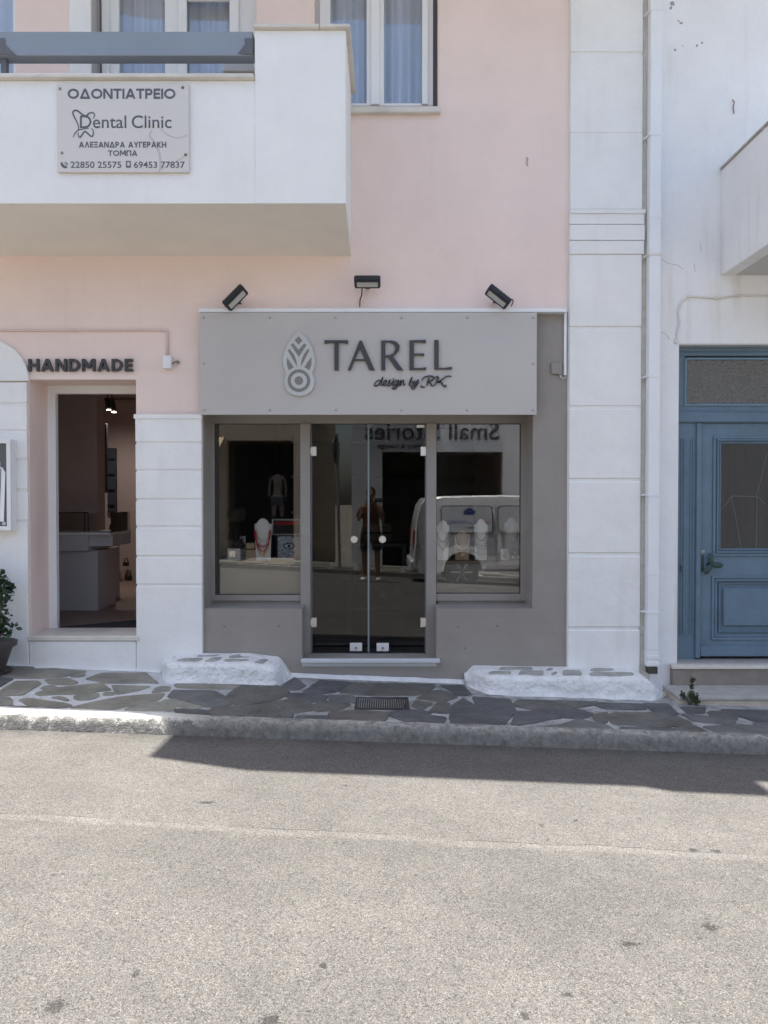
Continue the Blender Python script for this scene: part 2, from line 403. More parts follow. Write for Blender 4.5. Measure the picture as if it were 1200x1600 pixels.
def mortar_material():
    m = mat('pavement_mortar', (.60, .61, .61), var=.10, vs=6, bump=.8, bs=60, coarse=.9, cs=22, dirt=.2)
    N = m.node_tree.nodes; L = m.node_tree.links; b = N['Principled BSDF']
    src = b.inputs['Base Color'].links[0].from_socket
    geo = N.new('ShaderNodeNewGeometry'); sx = N.new('ShaderNodeSeparateXYZ'); L.new(geo.outputs[0], sx.inputs[0])
    nz = N.new('ShaderNodeTexNoise'); nz.inputs['Scale'].default_value = 7; nz.inputs['Detail'].default_value = 8; nz.inputs['Roughness'].default_value = .7
    L.new(geo.outputs[0], nz.inputs['Vector'])
    r = N.new('ShaderNodeMapRange'); L.new(sx.outputs[0], r.inputs[0]); r.inputs[1].default_value = -1.7; r.inputs[2].default_value = -1.25
    r.inputs[3].default_value = .0; r.inputs[4].default_value = .72                   # fresh limewash in front of the left shop, worn off to the right
    ad = N.new('ShaderNodeMath'); ad.operation = 'ADD'; L.new(r.outputs[0], ad.inputs[0])
    r2 = N.new('ShaderNodeMapRange'); L.new(nz.outputs['Fac'], r2.inputs[0]); r2.inputs[1].default_value = .35; r2.inputs[2].default_value = .62; r2.inputs[3].default_value = .35; r2.inputs[4].default_value = -.55
    mu = N.new('ShaderNodeMath'); mu.operation = 'MULTIPLY'; L.new(r2.outputs[0], mu.inputs[0]); L.new(r.outputs[0], mu.inputs[1])
    L.new(mu.outputs[0], ad.inputs[1]); ad.use_clamp = True
    mx = N.new('ShaderNodeMix'); mx.data_type = 'RGBA'; L.new(ad.outputs[0], mx.inputs[0]); L.new(src, mx.inputs[6]); mx.inputs[7].default_value = (.18, .18, .176, 1)
    L.new(mx.outputs[2], b.inputs['Base Color'])
    return m
MORTAR = mortar_material()
def zpl(x, y): return zpave(x, y) + .004 * noise.noise(Vector((x * 5, y * 5, 1)))
mb = grid(-9, 9, 240, [0.05 - i * (1.28 / 20) for i in range(21)], zpl)
pave = struct(build('pavement', mb, MORTAR, smooth=True))

# kerb: rough rounded concrete with a limewashed border
def kerb():
    mb = MB(); n = 420; rows = []
    for i in range(n + 1):
        x = -9 + 18 * i / n
        zt = zpave(x, -1.3) + .004; zb = zroad(x, -1.3) - .03
        j = lambda a, b_: noise.noise(Vector((x * a, b_, 0)))
        k0 = -1.15 - .04 * min(1, max(0, (x + 1.6) / .4)); k0 += .008 * j(7, 2)
        prof = [(k0, zpave(x, k0) + .003), (k0 - .03, zpave(x, k0) + .012 + .003 * j(9, 1)), (k0 - .06, zt + .012 + .004 * j(11, 3)), (-1.282, zt + .008 + .005 * j(14, 5)),
                (-1.306 + .005 * j(15, 7), zt - .010 + .006 * j(9, 8)), (-1.318 + .007 * j(21, 9), zt - .05), (-1.325 + .008 * j(17, 11), (zt + zb) / 2 - .02), (-1.335 + .012 * j(9, 13), zb)]
        rows.append([mb.bm.verts.new((x, y, z)) for y, z in prof])
    for A, B in zip(rows, rows[1:]):
        for k in range(len(A) - 1): mb.bm.faces.new((A[k], A[k + 1], B[k + 1], B[k]))
    m = mat('limewashed_kerb', (.66, .64, .59), rough=.9, var=.12, vs=6, bump=.5, bs=90, coarse=.25, cs=12, dirt=.2)
    N = m.node_tree.nodes; L = m.node_tree.links; b = N['Principled BSDF']; src = b.inputs['Base Color'].links[0].from_socket
    geo = N.new('ShaderNodeNewGeometry'); sx = N.new('ShaderNodeSeparateXYZ'); L.new(geo.outputs[0], sx.inputs[0])
    nz = N.new('ShaderNodeTexNoise'); nz.inputs['Scale'].default_value = 11; nz.inputs['Detail'].default_value = 9; nz.inputs['Roughness'].default_value = .8
    L.new(geo.outputs[0], nz.inputs['Vector'])
    def M(op, a, c):
        x = N.new('ShaderNodeMath'); x.operation = op
        for i, v in enumerate((a, c)):
            if isinstance(v, (int, float)): x.inputs[i].default_value = v
            else: L.new(v, x.inputs[i])
        return x.outputs[0]
    def G(v, a, c, d, e):
        x = N.new('ShaderNodeMapRange'); L.new(v, x.inputs[0])
        for i, q in zip((1, 2, 3, 4), (a, c, d, e)): x.inputs[i].default_value = q
        return x.outputs[0]
    bare = G(M('ADD', M('MULTIPLY', sx.outputs[1], -14), M('MULTIPLY', nz.outputs['Fac'], 3.2)), 19.5, 19.95, 0, .94)   # paint knocked off the road face
    right = M('MULTIPLY', G(sx.outputs[0], -1.6, -1.2, 0, 1), G(nz.outputs['Fac'], .42, .66, .95, .45))
    fac = M('MAXIMUM', bare, right)
    mx = N.new('ShaderNodeMix'); mx.data_type = 'RGBA'; L.new(fac, mx.inputs[0]); L.new(src, mx.inputs[6])
    rr = N.new('ShaderNodeValToRGB'); rr.color_ramp.elements[0].color = (.075, .073, .068, 1); rr.color_ramp.elements[1].color = (.19, .184, .172, 1)
    rr.color_ramp.elements[0].position = .36; rr.color_ramp.elements[1].position = .60
    n7 = N.new('ShaderNodeTexNoise'); n7.inputs['Scale'].default_value = 19; n7.inputs['Detail'].default_value = 9; n7.inputs['Roughness'].default_value = .8
    L.new(geo.outputs[0], n7.inputs['Vector']); L.new(n7.outputs['Fac'], rr.inputs[0])
    L.new(rr.outputs[0], mx.inputs[7]); L.new(mx.outputs[2], b.inputs['Base Color'])
    struct(build('kerb', mb, m, smooth=True))
kerb()

# flagstones, each one a part of the pavement
def chaikin(pts, jit, rnd):
    out = []
    n = len(pts)
    for i in range(n):
        a, b = Vector(pts[i]), Vector(pts[(i + 1) % n]); L_ = (b - a).length
        k = max(1, int(L_ / .07))
        for q in range(k):
            t = q / k
            p = a.lerp(b, t)
            if q: p += Vector((rnd.uniform(-jit, jit), rnd.uniform(-jit, jit)))
            out.append(p)
    res = []
    n = len(out)
    for i in range(n):
        a, b = out[i], out[(i + 1) % n]
        res += [a.lerp(b, .25), a.lerp(b, .75)]
    return res
def shrink(pts, d):
    c = sum((Vector(p) for p in pts), Vector((0, 0))) / len(pts)
    return [c + (Vector(p) - c) * max(.3, 1 - d / max(.03, (Vector(p) - c).length)) for p in pts]
def z4(l): return [(a / 3.0, 980 + b / 3.0) for a, b in l]
def z5(l): return [(380 + a / 2.857, 980 + b / 2.857) for a, b in l]
def z6(l): return [(780 + a / 2.857, 980 + b / 2.857) for a, b in l]
ST = [z4(s) for s in (
 [(10,238),(130,200),(250,197),(405,210),(300,232),(190,240)], [(405,245),(480,217),(680,217),(740,265),(500,262)],
 [(215,248),(320,243),(365,262),(330,272),(240,270)], [(-40,262),(0,252),(58,250),(0,273)], [(-30,325),(70,258),(170,256),(190,268),(110,317)],
 [(165,315),(240,290),(480,266),(515,298),(400,312),(200,322)], [(190,292),(215,277),(262,280),(250,290)], [(528,275),(705,280),(640,300),(550,317)],
 [(715,307),(735,283),(795,280),(790,300),(735,308)], [(352,325),(375,318),(460,312),(455,330),(400,342),(355,338)], [(485,322),(490,308),(530,307),(535,320)],
 [(235,332),(290,328),(320,340),(310,348)], [(300,398),(400,362),(560,330),(770,312),(740,342),(520,402)], [(90,345),(140,338),(300,360),(340,372),(270,395),(130,385)],
 [(-60,338),(40,333),(50,345),(45,375),(-50,382)], [(-60,390),(90,380),(120,392),(0,404),(-60,404)], [(-90,222),(-60,199),(80,197),(30,213)], [(330,235),(400,220),(385,234)],
 [(565,405),(620,375),(740,352),(800,360),(820,375),(790,412)], [(822,268),(1130,268),(1100,290),(1000,292),(830,285)],
 [(800,330),(820,300),(1000,305),(1080,350),(1060,368),(960,372),(860,345)], [(755,347),(820,340),(950,378),(900,385),(790,365)],
 [(825,392),(850,388),(960,392),(950,420),(840,420)], [(985,400),(1010,385),(1180,372),(1200,398),(1100,425),(1000,425)])]
ST += [z5(s) for s in (
 [(-75,330),(-50,300),(0,262),(130,258),(195,290),(150,320),(0,350)], [(275,290),(345,243),(480,252),(400,290),(340,297)],
 [(440,292),(505,252),(845,258),(840,275),(760,305),(560,305)], [(785,320),(830,290),(890,288),(945,312),(890,332)], [(888,265),(980,265),(1010,300),(960,305)],
 [(-20,392),(0,362),(210,325),(290,340),(305,370),(240,380),(60,400)], [(190,310),(240,300),(360,310),(345,335),(250,325)], [(320,352),(370,335),(470,348),(420,370),(330,374)],
 [(385,308),(480,310),(490,338),(400,328)], [(410,425),(395,385),(500,378),(640,384),(615,432)], [(70,415),(215,392),(200,418)], [(240,418),(260,398),(375,400),(395,420)],
 [(655,395),(720,390),(890,405),(880,438),(740,435)], [(775,332),(835,342),(800,368),(765,352)], [(840,375),(870,342),(915,342),(930,375),(890,385)],
 [(930,435),(940,360),(985,322),(1050,370),(1140,438)], [(1030,318),(1190,330),(1200,372),(1170,432),(1150,430),(1060,365)], [(180,265),(230,228),(268,262),(230,280)],
 [(640,384),(760,376),(830,384),(800,392),(720,386)])]
ST += [z6(s) for s in (
 [(75,350),(100,328),(430,337),(415,350),(300,362),(170,372)], [(75,385),(170,382),(270,407),(100,465),(65,440)], [(185,374),(330,366),(415,390),(360,408),(285,402)],
 [(290,440),(350,415),(465,438),(495,458),(340,468),(150,463)], [(490,400),(530,388),(700,386),(785,402),(850,435),(700,445),(520,432)], [(435,350),(450,342),(630,346),(640,368),(480,366)],
 [(650,347),(750,347),(790,388),(700,380)], [(800,450),(865,442),(945,485),(820,478)], [(825,392),(940,407),(1050,425),(1000,432),(880,420)],
 [(945,382),(1010,380),(1045,400),(1050,414),(960,402)], [(1000,370),(1230,377),(1240,425),(1150,423),(1070,397)], [(820,362),(915,360),(900,382),(850,385)],
 [(920,447),(1080,440),(1240,450),(1240,490),(1000,480)], [(1140,434),(1250,430),(1250,445),(1210,446)], [(560,450),(700,452),(785,458),(795,480),(570,476)], [(430,400),(480,385),(475,425),(440,425)])]
rnd = random.Random(3)
for s in ST:
    pts = [pave_pt(a, b) for a, b in s]; pts = [Vector((p.x, p.y)) for p in pts]
    left = sum(p.x for p in pts) / len(pts) < -1.4
    pts = shrink(pts, -.016 if left else -.034)
    pts = [Vector((p.x, max(-1.13 if left else -1.20, min(-.015, p.y)))) for p in pts]
    mb = MB(); mb.slab(chaikin(pts, .006, rnd), rnd.uniform(.006, .011), .02, zpave, .004)
    build('flagstone', mb, SLATE[rnd.choice((3, 1, 1, 3) if left else (0, 2, 2, 4))], pave)
# stones outside the picture: jittered cells
for sx_, ex in ((-9, -2.95), (3.1, 9)):
    x = sx_; 
    nx = int((ex - sx_) / .42); ny = 3
    G_ = [[Vector((sx_ + (ex - sx_) * i / nx + (rnd.uniform(-.12, .12) if 0 < i < nx else 0), -1.07 + 1.04 * j / ny + (rnd.uniform(-.09, .09) if 0 < j < ny else 0))) for j in range(ny + 1)] for i in range(nx + 1)]
    for i in range(nx):
        for j in range(ny):
            q = shrink([G_[i][j], G_[i + 1][j], G_[i + 1][j + 1], G_[i][j + 1]], .03)
            mb = MB(); mb.slab(chaikin(q, .006, rnd), .01, .02, zpave, .004); build('flagstone', mb, SLATE[rnd.randrange(4)], pave)

# drain grate in the pavement
a, b_ = pave_pt(556, 1091), pave_pt(640, 1110)
gx0, gx1, gy0, gy1 = a.x, b_.x, pave_pt(600, 1110).y, pave_pt(600, 1091).y; gz = zpave((gx0 + gx1) / 2, (gy0 + gy1) / 2) + .012
GRM = mat('cast_iron', (.075, .072, .07), rough=.7, metal=.3, bump=.3, dirt=.3)
gr = thing('drain_grate', 'dark iron drain grate with narrow slots set among the flagstones below the glass door', 'drain grate', ((gx0 + gx1) / 2, (gy0 + gy1) / 2, gz - .02))
mb = MB(); mb.box(gx0, gx1, gy0, gy0 + .015, gz - .02, gz); mb.box(gx0, gx1, gy1 - .015, gy1, gz - .02, gz)
mb.box(gx0, gx0 + .015, gy0 + .015, gy1 - .015, gz - .02, gz); mb.box(gx1 - .015, gx1, gy0 + .015, gy1 - .015, gz - .02, gz); build('frame', mb, GRM, gr)
mb = MB(); mb.box(gx0, gx1, gy0, gy1, gz - .024, gz - .018); build('pit', mb, mat('pit_black', (.01, .01, .01), rough=1), gr)
n = 22; first = None
for i in range(n):
    x = gx0 + .015 + (gx1 - gx0 - .03) * (i + .5) / n
    if first is None:
        mb = MB(); mb.box(x - .0045, x + .0045, gy0 + .015, gy1 - .015, gz - .017, gz - .002); first = build('slat', mb, GRM, gr)
        base0 = LOC[first.name] - Vector((x, 0, 0))
    else: place(first, gr, base0 + Vector((x, 0, 0)))

# ------------------------------------------------------------------ PINK BUILDING
pb = thing('pink_building', 'two storey pink rendered building with white pilasters, balcony and taupe glazed shopfront', 'building', (-3.5, 0, 0))
XL, XR = -9.0, X(886)
OX0, OX1 = X(318.5, 0, 800), X(832.5, 0, 800)            # shopfront opening
OZ1 = Z(640)                                            # hidden behind the sign
SILLZ = Z(951); DX0, DX1 = X(472, 0, 1000), X(682, 0, 1000)
DSILL = Z(1032)
LD = (X(47), X(213.5), Z(1000), Z(593))                 # left shop door opening
UW = (X(492), X(684), Z(166), 6.05)                     # upper window
BD = (X(148), X(403), 3.62, 6.05)                       # balcony door
BD2 = (X(-150), X(30), 3.62, 6.05)
TX1 = X(886)
taupe_z0, taupe_z1 = -.5, Z(487)
holes = [(OX0, OX1, SILLZ, OZ1), (DX0, DX1, DSILL, OZ1), LD, UW, BD, BD2]
TP = (X(317), TX1, -1, taupe_z1)
pinkholes = [h for h in holes if h not in (holes[0], holes[1])] + [TP]
build('wall', wall_cells(XL, XR, -.6, 7.6, 0, .3, pinkholes), PINK, pb)
build('shopfront_wall', wall_cells(X(317), TX1, -.6, taupe_z1, .003, .3, [holes[0], holes[1]]), TAUPE, pb)
# side, back walls, roof, and an unseen slab added to cast the street shadow
mb = MB(); mb.box(XL, XL + .3, .3, 7, -.6, 7.6); mb.box(XR - .3, XR, .3, 7, -.6, 7.6); mb.box(XL, XR, 7, 7.3, -.6, 7.6); build('outer_wall', mb, PINK, pb)
mb = MB(); mb.box(XL, XR, -.05, 7.3, 7.6, 7.75); build('roof', mb, WHITE, pb)
KY = .06; HZ = 6.9
yl = -1.21 + KY * HZ; yr = -1.95 + KY * HZ
mb = MB()
poly = [(XL, -.001), (XL, -.1), (-4.4, -.60), (-3.12, -.90), (-3.12, yr + .12), (-2.5, yr - .07), (-.15, yr - .11), (0, yr - .18), (.575, yr - .2), (.575, -.001)]
mb.slab(poly, HZ, .14, bev=0)
mb.slab([(.575, -.001), (.575, yr + .06), (.70, yr + .06), (.70, -.001)], HZ, .14, bev=0)  # slot in the added slab, lets a small sun patch reach the road
mb.slab([(.70, -.001), (.70, yr - .2), (3.4, yr - .25), (3.4, -.001)], HZ, .14, bev=0)
build('shadow_caster', mb, SOFF, pb)
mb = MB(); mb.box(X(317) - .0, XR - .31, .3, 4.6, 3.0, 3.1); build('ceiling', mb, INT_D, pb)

mb = MB(); mb.box(XR + .0005, X(1000) + .005, 0, 7, -.6, 7.6); build('party_wall', mb, WHITE, pb)
# pilasters made of raised blocks
def blocks(parent, name, x0px, x1px, ys, m, Y=-.035, gap=3, ledge=None, gm=None, bev=.006):
    x0, x1 = X(x0px), X(x1px)
    o = bpy.data.objects.new(name, None); COL.objects.link(o); o.parent = parent
    o.location = Vector(((x0 + x1) / 2, 0, 0)) - LOC[parent.name]; LOC[o.name] = Vector(((x0 + x1) / 2, 0, 0)); o.empty_display_size = .1
    mb = MB(); mb.box(x0 + .008, x1 - .008, Y + .014, -.0015, Z(ys[-1], Y), Z(ys[0], Y)); build('backing', mb, gm or m, o)
    rj = random.Random(int(x0px)); ys = [ys[0]] + [y + rj.uniform(-.8, .8) for y in ys[1:-1]] + [ys[-1]]
    for a, b in zip(ys, ys[1:]):
        mb = MB(); mb.box(x0 + rj.uniform(0, .003), x1 - rj.uniform(0, .003), Y + rj.uniform(0, .003), -.002, Z(b, Y) + (gap / 182. if b != ys[-1] and gap else 0), Z(a, Y) - .001, bev); build('block', mb, m, o)
    return o
blocks(pb, 'pilaster', 213.5, 317, [652, 694, 737, 783, 825, 871, 916, 1062], WHITE)
mb = MB(); mb.box(X(212), X(318), -.045, -.036, Z(655), Z(648), .002); build('pilaster_cap', mb, WHITE, pb)
blocks(pb, 'pilaster', 887, 999.5, [-320, -200, -40, 86, 207], WHITE, gap=5)
pl = blocks(pb, 'pilaster', 887, 999.5, [207, 327], WHITE, gap=0)
pl = blocks(pb, 'pilaster', 887, 999.5, [397, 515, 639, 753, 868, 984, 1090], WHITE, gap=5)
mb = MB(); x0, x1 = X(887), X(1000)
mb.box(x0 - .004, x1 + .018, -.062, -.002, Z(333, -.06), Z(327, -.06), .004); build('cornice', mb, WHITE, pb)
mb = MB(); mb.box(x0 - .001, x1 + .01, -.046, -.002, Z(350, -.045), Z(333.6, -.045), .003); build('cornice', mb, WHITE, pb)
mb = MB(); mb.box(x0 - .002, x1 + .012, -.052, -.002, Z(375, -.05), Z(351, -.05), .003); build('cornice', mb, WHITE, pb)
mb = MB(); mb.box(x0 - .001, x1 + .008, -.045, -.002, Z(396.6, -.044), Z(376, -.044), .003); build('cornice', mb, WHITE, pb)
# arched panel at the far left
ax, az = at(-20, 595, -.035); ar = X(44) - X(-20)
pts = [(ax + ar, az)] + [(ax + ar * math.cos(t), az + ar * math.sin(t)) for t in [math.pi * i / 40 for i in range(1, 40)]] + [(ax - ar, az)]
mb = MB(); mb.prism(pts, -.035, -.002, .005); build('arch_panel', mb, WHITE, pb)
blocks(pb, 'pilaster', -84, 46, [597, 632, 674, 720, 768, 815, 1060], WHITE, gap=3)

mb = MB(); mb.box(X(46.5), X(213), -.032, -.002, -.3, Z(1002, -.03), .004); build('plinth', mb, WHITE, pb)
# left shop doorway
mb = MB(); zt = LD[3]
yR = .36
mb = MB(); mb.box(LD[0] - .02, LD[0], .301, yR, LD[2] - .1, LD[3] + .02); mb.box(LD[1], LD[1] + .02, .301, yR, LD[2] - .1, LD[3] + .02); mb.box(LD[0], LD[1], .301, yR, LD[3], LD[3] + .02)
build('door_reveal', mb, PINK, pb)
mb = MB(); zf0 = Z(990, yR)
fx0, fx1 = LD[0] - .02, X(87.5, yR)
mb.box(fx0, fx1, yR, yR + .06, zf0, Z(602, yR), .003)
mb.box(fx1, LD[1] + .12, yR, yR + .06, Z(615, yR), Z(602, yR), .003)
mb.box(LD[1] + .02, LD[1] + .12, yR, yR + .06, zf0, Z(615, yR), .003)
dfr = build('door_frame', mb, ALUW, pb)
mb = MB(); mb.box(LD[0] - .015, LD[1] + .03, -.045, -.001, Z(1001.5, -.04), Z(993.5, -.04), .006)
mb.box(LD[0], LD[1], 0, yR + .02, Z(1001.5, -.04), Z(993.5, -.04) - .001); build('door_sill', mb, MARBLE, pb)
# interior of the left shop
FZ = Z(987, yR + .06)
mb = MB(); mb.box(-6.2, -1.66, yR + .061, 5.2, FZ - .05, FZ); build('floor', mb, INT_F, pb)
mb = MB(); mb.box(-6.2, -1.66, .301, 5.2, 3.02, 3.1); build('ceiling', mb, INT_P, pb)
mb = MB(); mb.box(-1.66, -1.58, .301, 5.2, -.3, 3.0); mb.box(-6.2, -1.66, 5.0, 5.2, FZ, 3.0); mb.box(-6.3, -6.2, .4, 5.2, FZ, 3.0); build('inner_wall', mb, INT_P, pb)
mb = MB(); mb.box(-5.0, X(152, 2.35), 2.35, 2.6, FZ, 3.0); build('inner_wall', mb, INT_P, pb)
mb = MB(); mb.slab([(X(90, yR) - .3, yR + .09), (X(213, yR) + .25, yR + .09), (X(213, 1.2) + .2, 1.15), (X(90, .5) - .2, .5)], FZ + .012, .01, bev=0)
tag(build('door_mat', mb, MATD), 'dark mat lying just inside the doorway of the left shop', 'door mat')
ct = thing('shop_counter', 'white shop counter with a glass case on top, inside the left shop', 'counter', (X(120, 1.7), 1.9, FZ))
cz = Z(861, 1.7)
mb = MB(); mb.box(X(60, 1.75), X(152, 1.75), 1.75, 2.3, FZ, cz, .004); build('body', mb, COUNT, ct)
mb = MB(); mb.box(X(60, 1.66), X(137, 1.66), 1.66, 2.32, cz + .001, Z(836, 1.66), .004); build('drawer', mb, COUNT, ct)
mb = MB(); mb.box(X(138, 1.72), X(187, 1.95), 1.72, 2.32, cz + .05, Z(836, 1.66), .004); build('drawer', mb, COUNT, ct)
mb = MB(); mb.box(X(50, 1.64), X(187, 1.95), 1.64, 2.33, Z(836, 1.66) + .001, Z(832, 1.66), .002); build('top', mb, WBOARD, ct)
z0, z1 = Z(832, 1.66) + .002, Z(801, 1.66)
mb = MB(); mb.box(X(60, 1.66), X(137, 1.66), 1.67, 1.676, z0, z1); mb.box(X(60, 1.66), X(187, 1.95), 1.67, 2.3, z1 + .001, z1 + .007); mb.box(X(187, 1.95) - .006, X(187, 1.95), 1.68, 2.3, z0, z1); build('glass_case', mb, CASEG, ct)
mb = MB()
for q in (X(136.5, 1.66), X(131, 1.66)): mb.box(q, q + .008, 1.664, 1.672, z0, z1)
mb.box(X(60, 1.66), X(137, 1.66), 1.662, 1.668, z1 - .004, z1 + .008); build('case_edge', mb, BLACK, ct)
dd = thing('drawer_cabinet', 'tall white drawer cabinet behind the counter of the left shop', 'cabinet', (X(164, 2.5), 2.45, FZ))
mb = MB(); mb.box(X(153, 2.34), X(173, 2.6), 2.34, 2.9, FZ, Z(858, 2.34), .004); build('body', mb, COUNT, dd)
for i in range(4):
    mb = MB(); h = (Z(858, 2.34) - FZ) / 4; mb.box(X(155, 2.33), X(171, 2.5), 2.325, 2.338, FZ + .02 + i * h, FZ + (i + 1) * h - .02, .003); build('drawer_front', mb, COUNT, dd)
def hung_bag(px, py, wpx, hpx, label):
    Y = 4.9; x, z = at(px, py, Y); ww = wpx * 11.5 / 1202; hh = hpx * 11.5 / 1202
    t = thing('hanging_bag', label, 'bag', (x, Y, z - hh))
    mb = MB(); mb.box(x - ww / 2, x + ww / 2, Y - .06, Y, z - hh, z, .01); build('pouch', mb, LEATH, t)
    mb = MB(); mb.tube([(x - ww * .35, Y - .03, z), (x - ww * .2, Y - .02, z + hh * .9), (x + ww * .2, Y - .02, z + hh * .9), (x + ww * .35, Y - .03, z)], .008, 6); build('strap', mb, LEATH, t)
hung_bag(198, 878, 9, 6, 'small dark bag hanging highest on the back wall of the left shop')
hung_bag(202, 899, 10, 8, 'dark bag with a pale clasp hanging lowest on the back wall of the left shop')
mb = MB(); mb.lathe([(.001, 0), (.07, .0), (.09, .3), (.05, .5), (.03, .52), (.001, .53)], (X(177, 4.5), 4.5, FZ + .35), 12)
mb2 = thing('dark_garment', 'dark garment hanging on the back wall left of the bags in the left shop', 'garment', (X(177, 4.5), 4.5, FZ + .3))
build('cloth', mb, LEATH, mb2); mb = MB(); mb.tube([(X(177, 4.5), 4.5, FZ + .88), (X(177, 4.5), 4.5, FZ + 1.02), (X(177, 4.5), 4.98, FZ + 1.02)], .006, 6); build('hook', mb, BLACK, mb2)
mir = thing('wall_mirror', 'dark framed tall mirror on the inner wall of the left shop', 'mirror', (X(160, 3.6), 3.6, 1.6))
mb = MB(); mb.box(X(153, 3.5), X(167, 3.5), 3.5, 3.54, Z(770, 3.5), Z(662, 3.5), .004); build('frame', mb, BLACK, mir)
mb = MB(); mb.box(X(155, 3.5), X(165, 3.5), 3.494, 3.499, Z(768, 3.5), Z(665, 3.5)); build('mirror_glass', mb, mat('dim_mirror', (.16, .12, .11), rough=.15, bump=0), mir)
art = thing('merchandise_board', 'dark blue grey display panel on the back wall of the left shop', 'panel', (X(175, 4.9), 4.9, 1.3))
mb = MB(); mb.box(X(168, 4.9), X(181, 4.9), 4.9, 4.95, Z(800, 4.9), Z(700, 4.9), .004); build('board', mb, mat('slate_blue_board', (.06, .07, .085)), art)
for i in range(4):
    mb = MB(); mb.box(X(169, 4.9), X(180, 4.9), 4.86, 4.899, Z(790 - i * 24, 4.9), Z(788 - i * 24, 4.9)); build('shelf', mb, BLACK, art)
for i, (px, py) in enumerate(((171, 641), (178.5, 644.5))):
    x, z = at(px, py, 3.6)
    s = thing('ceiling_spotlight', ('left' if i == 0 else 'right') + ' one of the two lit spotlights under the ceiling of the left shop', 'spotlight', (x, 3.6, z), 'lit spotlights in the left shop')
    mb = MB(); mb.tube([(x - .03, 3.6, z + .16), (x - .01, 3.6, z + .02)], .035, 12); build('housing', mb, BLACK, s)
    mb = MB(); mb.lathe([(.001, .004), (.03, .004), (.032, 0), (.001, -.002)], (x, 3.59, z), 12); build('lens', mb, mat('lit_lens', (1, .95, .8), bump=0, emit=(1, .86, .62), estr=5), s)
    mb = MB(); mb.tube([(x - .03, 3.6, z + .16), (x - .03, 3.6, 3.0)], .008, 6); build('stem', mb, BLACK, s)
    lp = bpy.data.lights.new('spotlight_lamp', 'SPOT'); lp.energy = 9; lp.spot_size = R(120); lp.spot_blend = .8; lp.color = (1, .93, .88); lp.shadow_soft_size = .03
    lo = bpy.data.objects.new('spotlight_lamp', lp); COL.objects.link(lo); lo.parent = s; lo.location = Vector((0, -.03, -.03)); lo.rotation_euler = (R(-18 if i else 30), R(8), 0)

# ---- shopfront glazing
YG = .28
def W(px): return X(px, YG, 800)
def V(py): return Z(py, YG)
mb = MB()       # frame bars: butt jointed
ztop = V(652); zh = V(661.5)
mb.box(OX0 - .05, OX1 + .05, YG, YG + .09, zh, ztop + .2, .002)                       # head
mb.box(OX0 - .05, W(335), YG, YG + .09, V(939), zh - .001, .002)                      # left stile
mb.box(W(469.5), W(485), YG - .02, YG + .09, DSILL, zh - .001, .002)
mb.box(W(666), W(681.5), YG - .02, YG + .09, DSILL, zh - .001, .002)
mb.box(W(814), OX1 + .05, YG, YG + .09, V(939), zh - .001, .002)
mb.box(W(335) + .001, W(469.5) - .001, YG, YG + .09, V(939), V(930), .002); mb.box(W(681.5) + .001, W(814) - .001, YG, YG + .09, V(939), V(928), .002)
mb.box(OX0 - .05, DX0 - .03, .301, .42, -.3, V(939) - .001); mb.box(DX1 + .03, OX1 + .05, .301, .42, -.3, V(939) - .001)
build('window_frame', mb, TAUPE, pb)
# reveal that continues past the wall thickness, inner jambs beside the doorway
GASK = mat('dark_gasket', (.03, .03, .032), rough=.6, bump=0)
def shop_window(pa, pb_, pya, pyb):
    x0, x1, z0, z1 = W(pa), W(pb_), V(pyb), V(pya)
    e = bpy.data.objects.new('display_window', None); COL.objects.link(e); e.parent = pb; e.location = Vector(((x0 + x1) / 2, YG, z0)) - LOC[pb.name]; LOC[e.name] = Vector(((x0 + x1) / 2, YG, z0))
    mb = MB(); mb.box(x0 + .006, x1 - .006, YG + .03, YG + .038, z0 + .006, z1 - .006); build('pane', mb, GLASSD, e)
    mb = MB(); g = .006
    mb.box(x0, x1, YG + .022, YG + .045, z0, z0 + g); mb.box(x0, x1, YG + .022, YG + .045, z1 - g, z1)
    mb.box(x0, x0 + g, YG + .022, YG + .045, z0 + g, z1 - g); mb.box(x1 - g, x1, YG + .022, YG + .045, z0 + g, z1 - g); build('gasket', mb, GASK, e)
shop_window(335, 469.5, 661.5, 930); shop_window(681.5, 814, 661.5, 928)
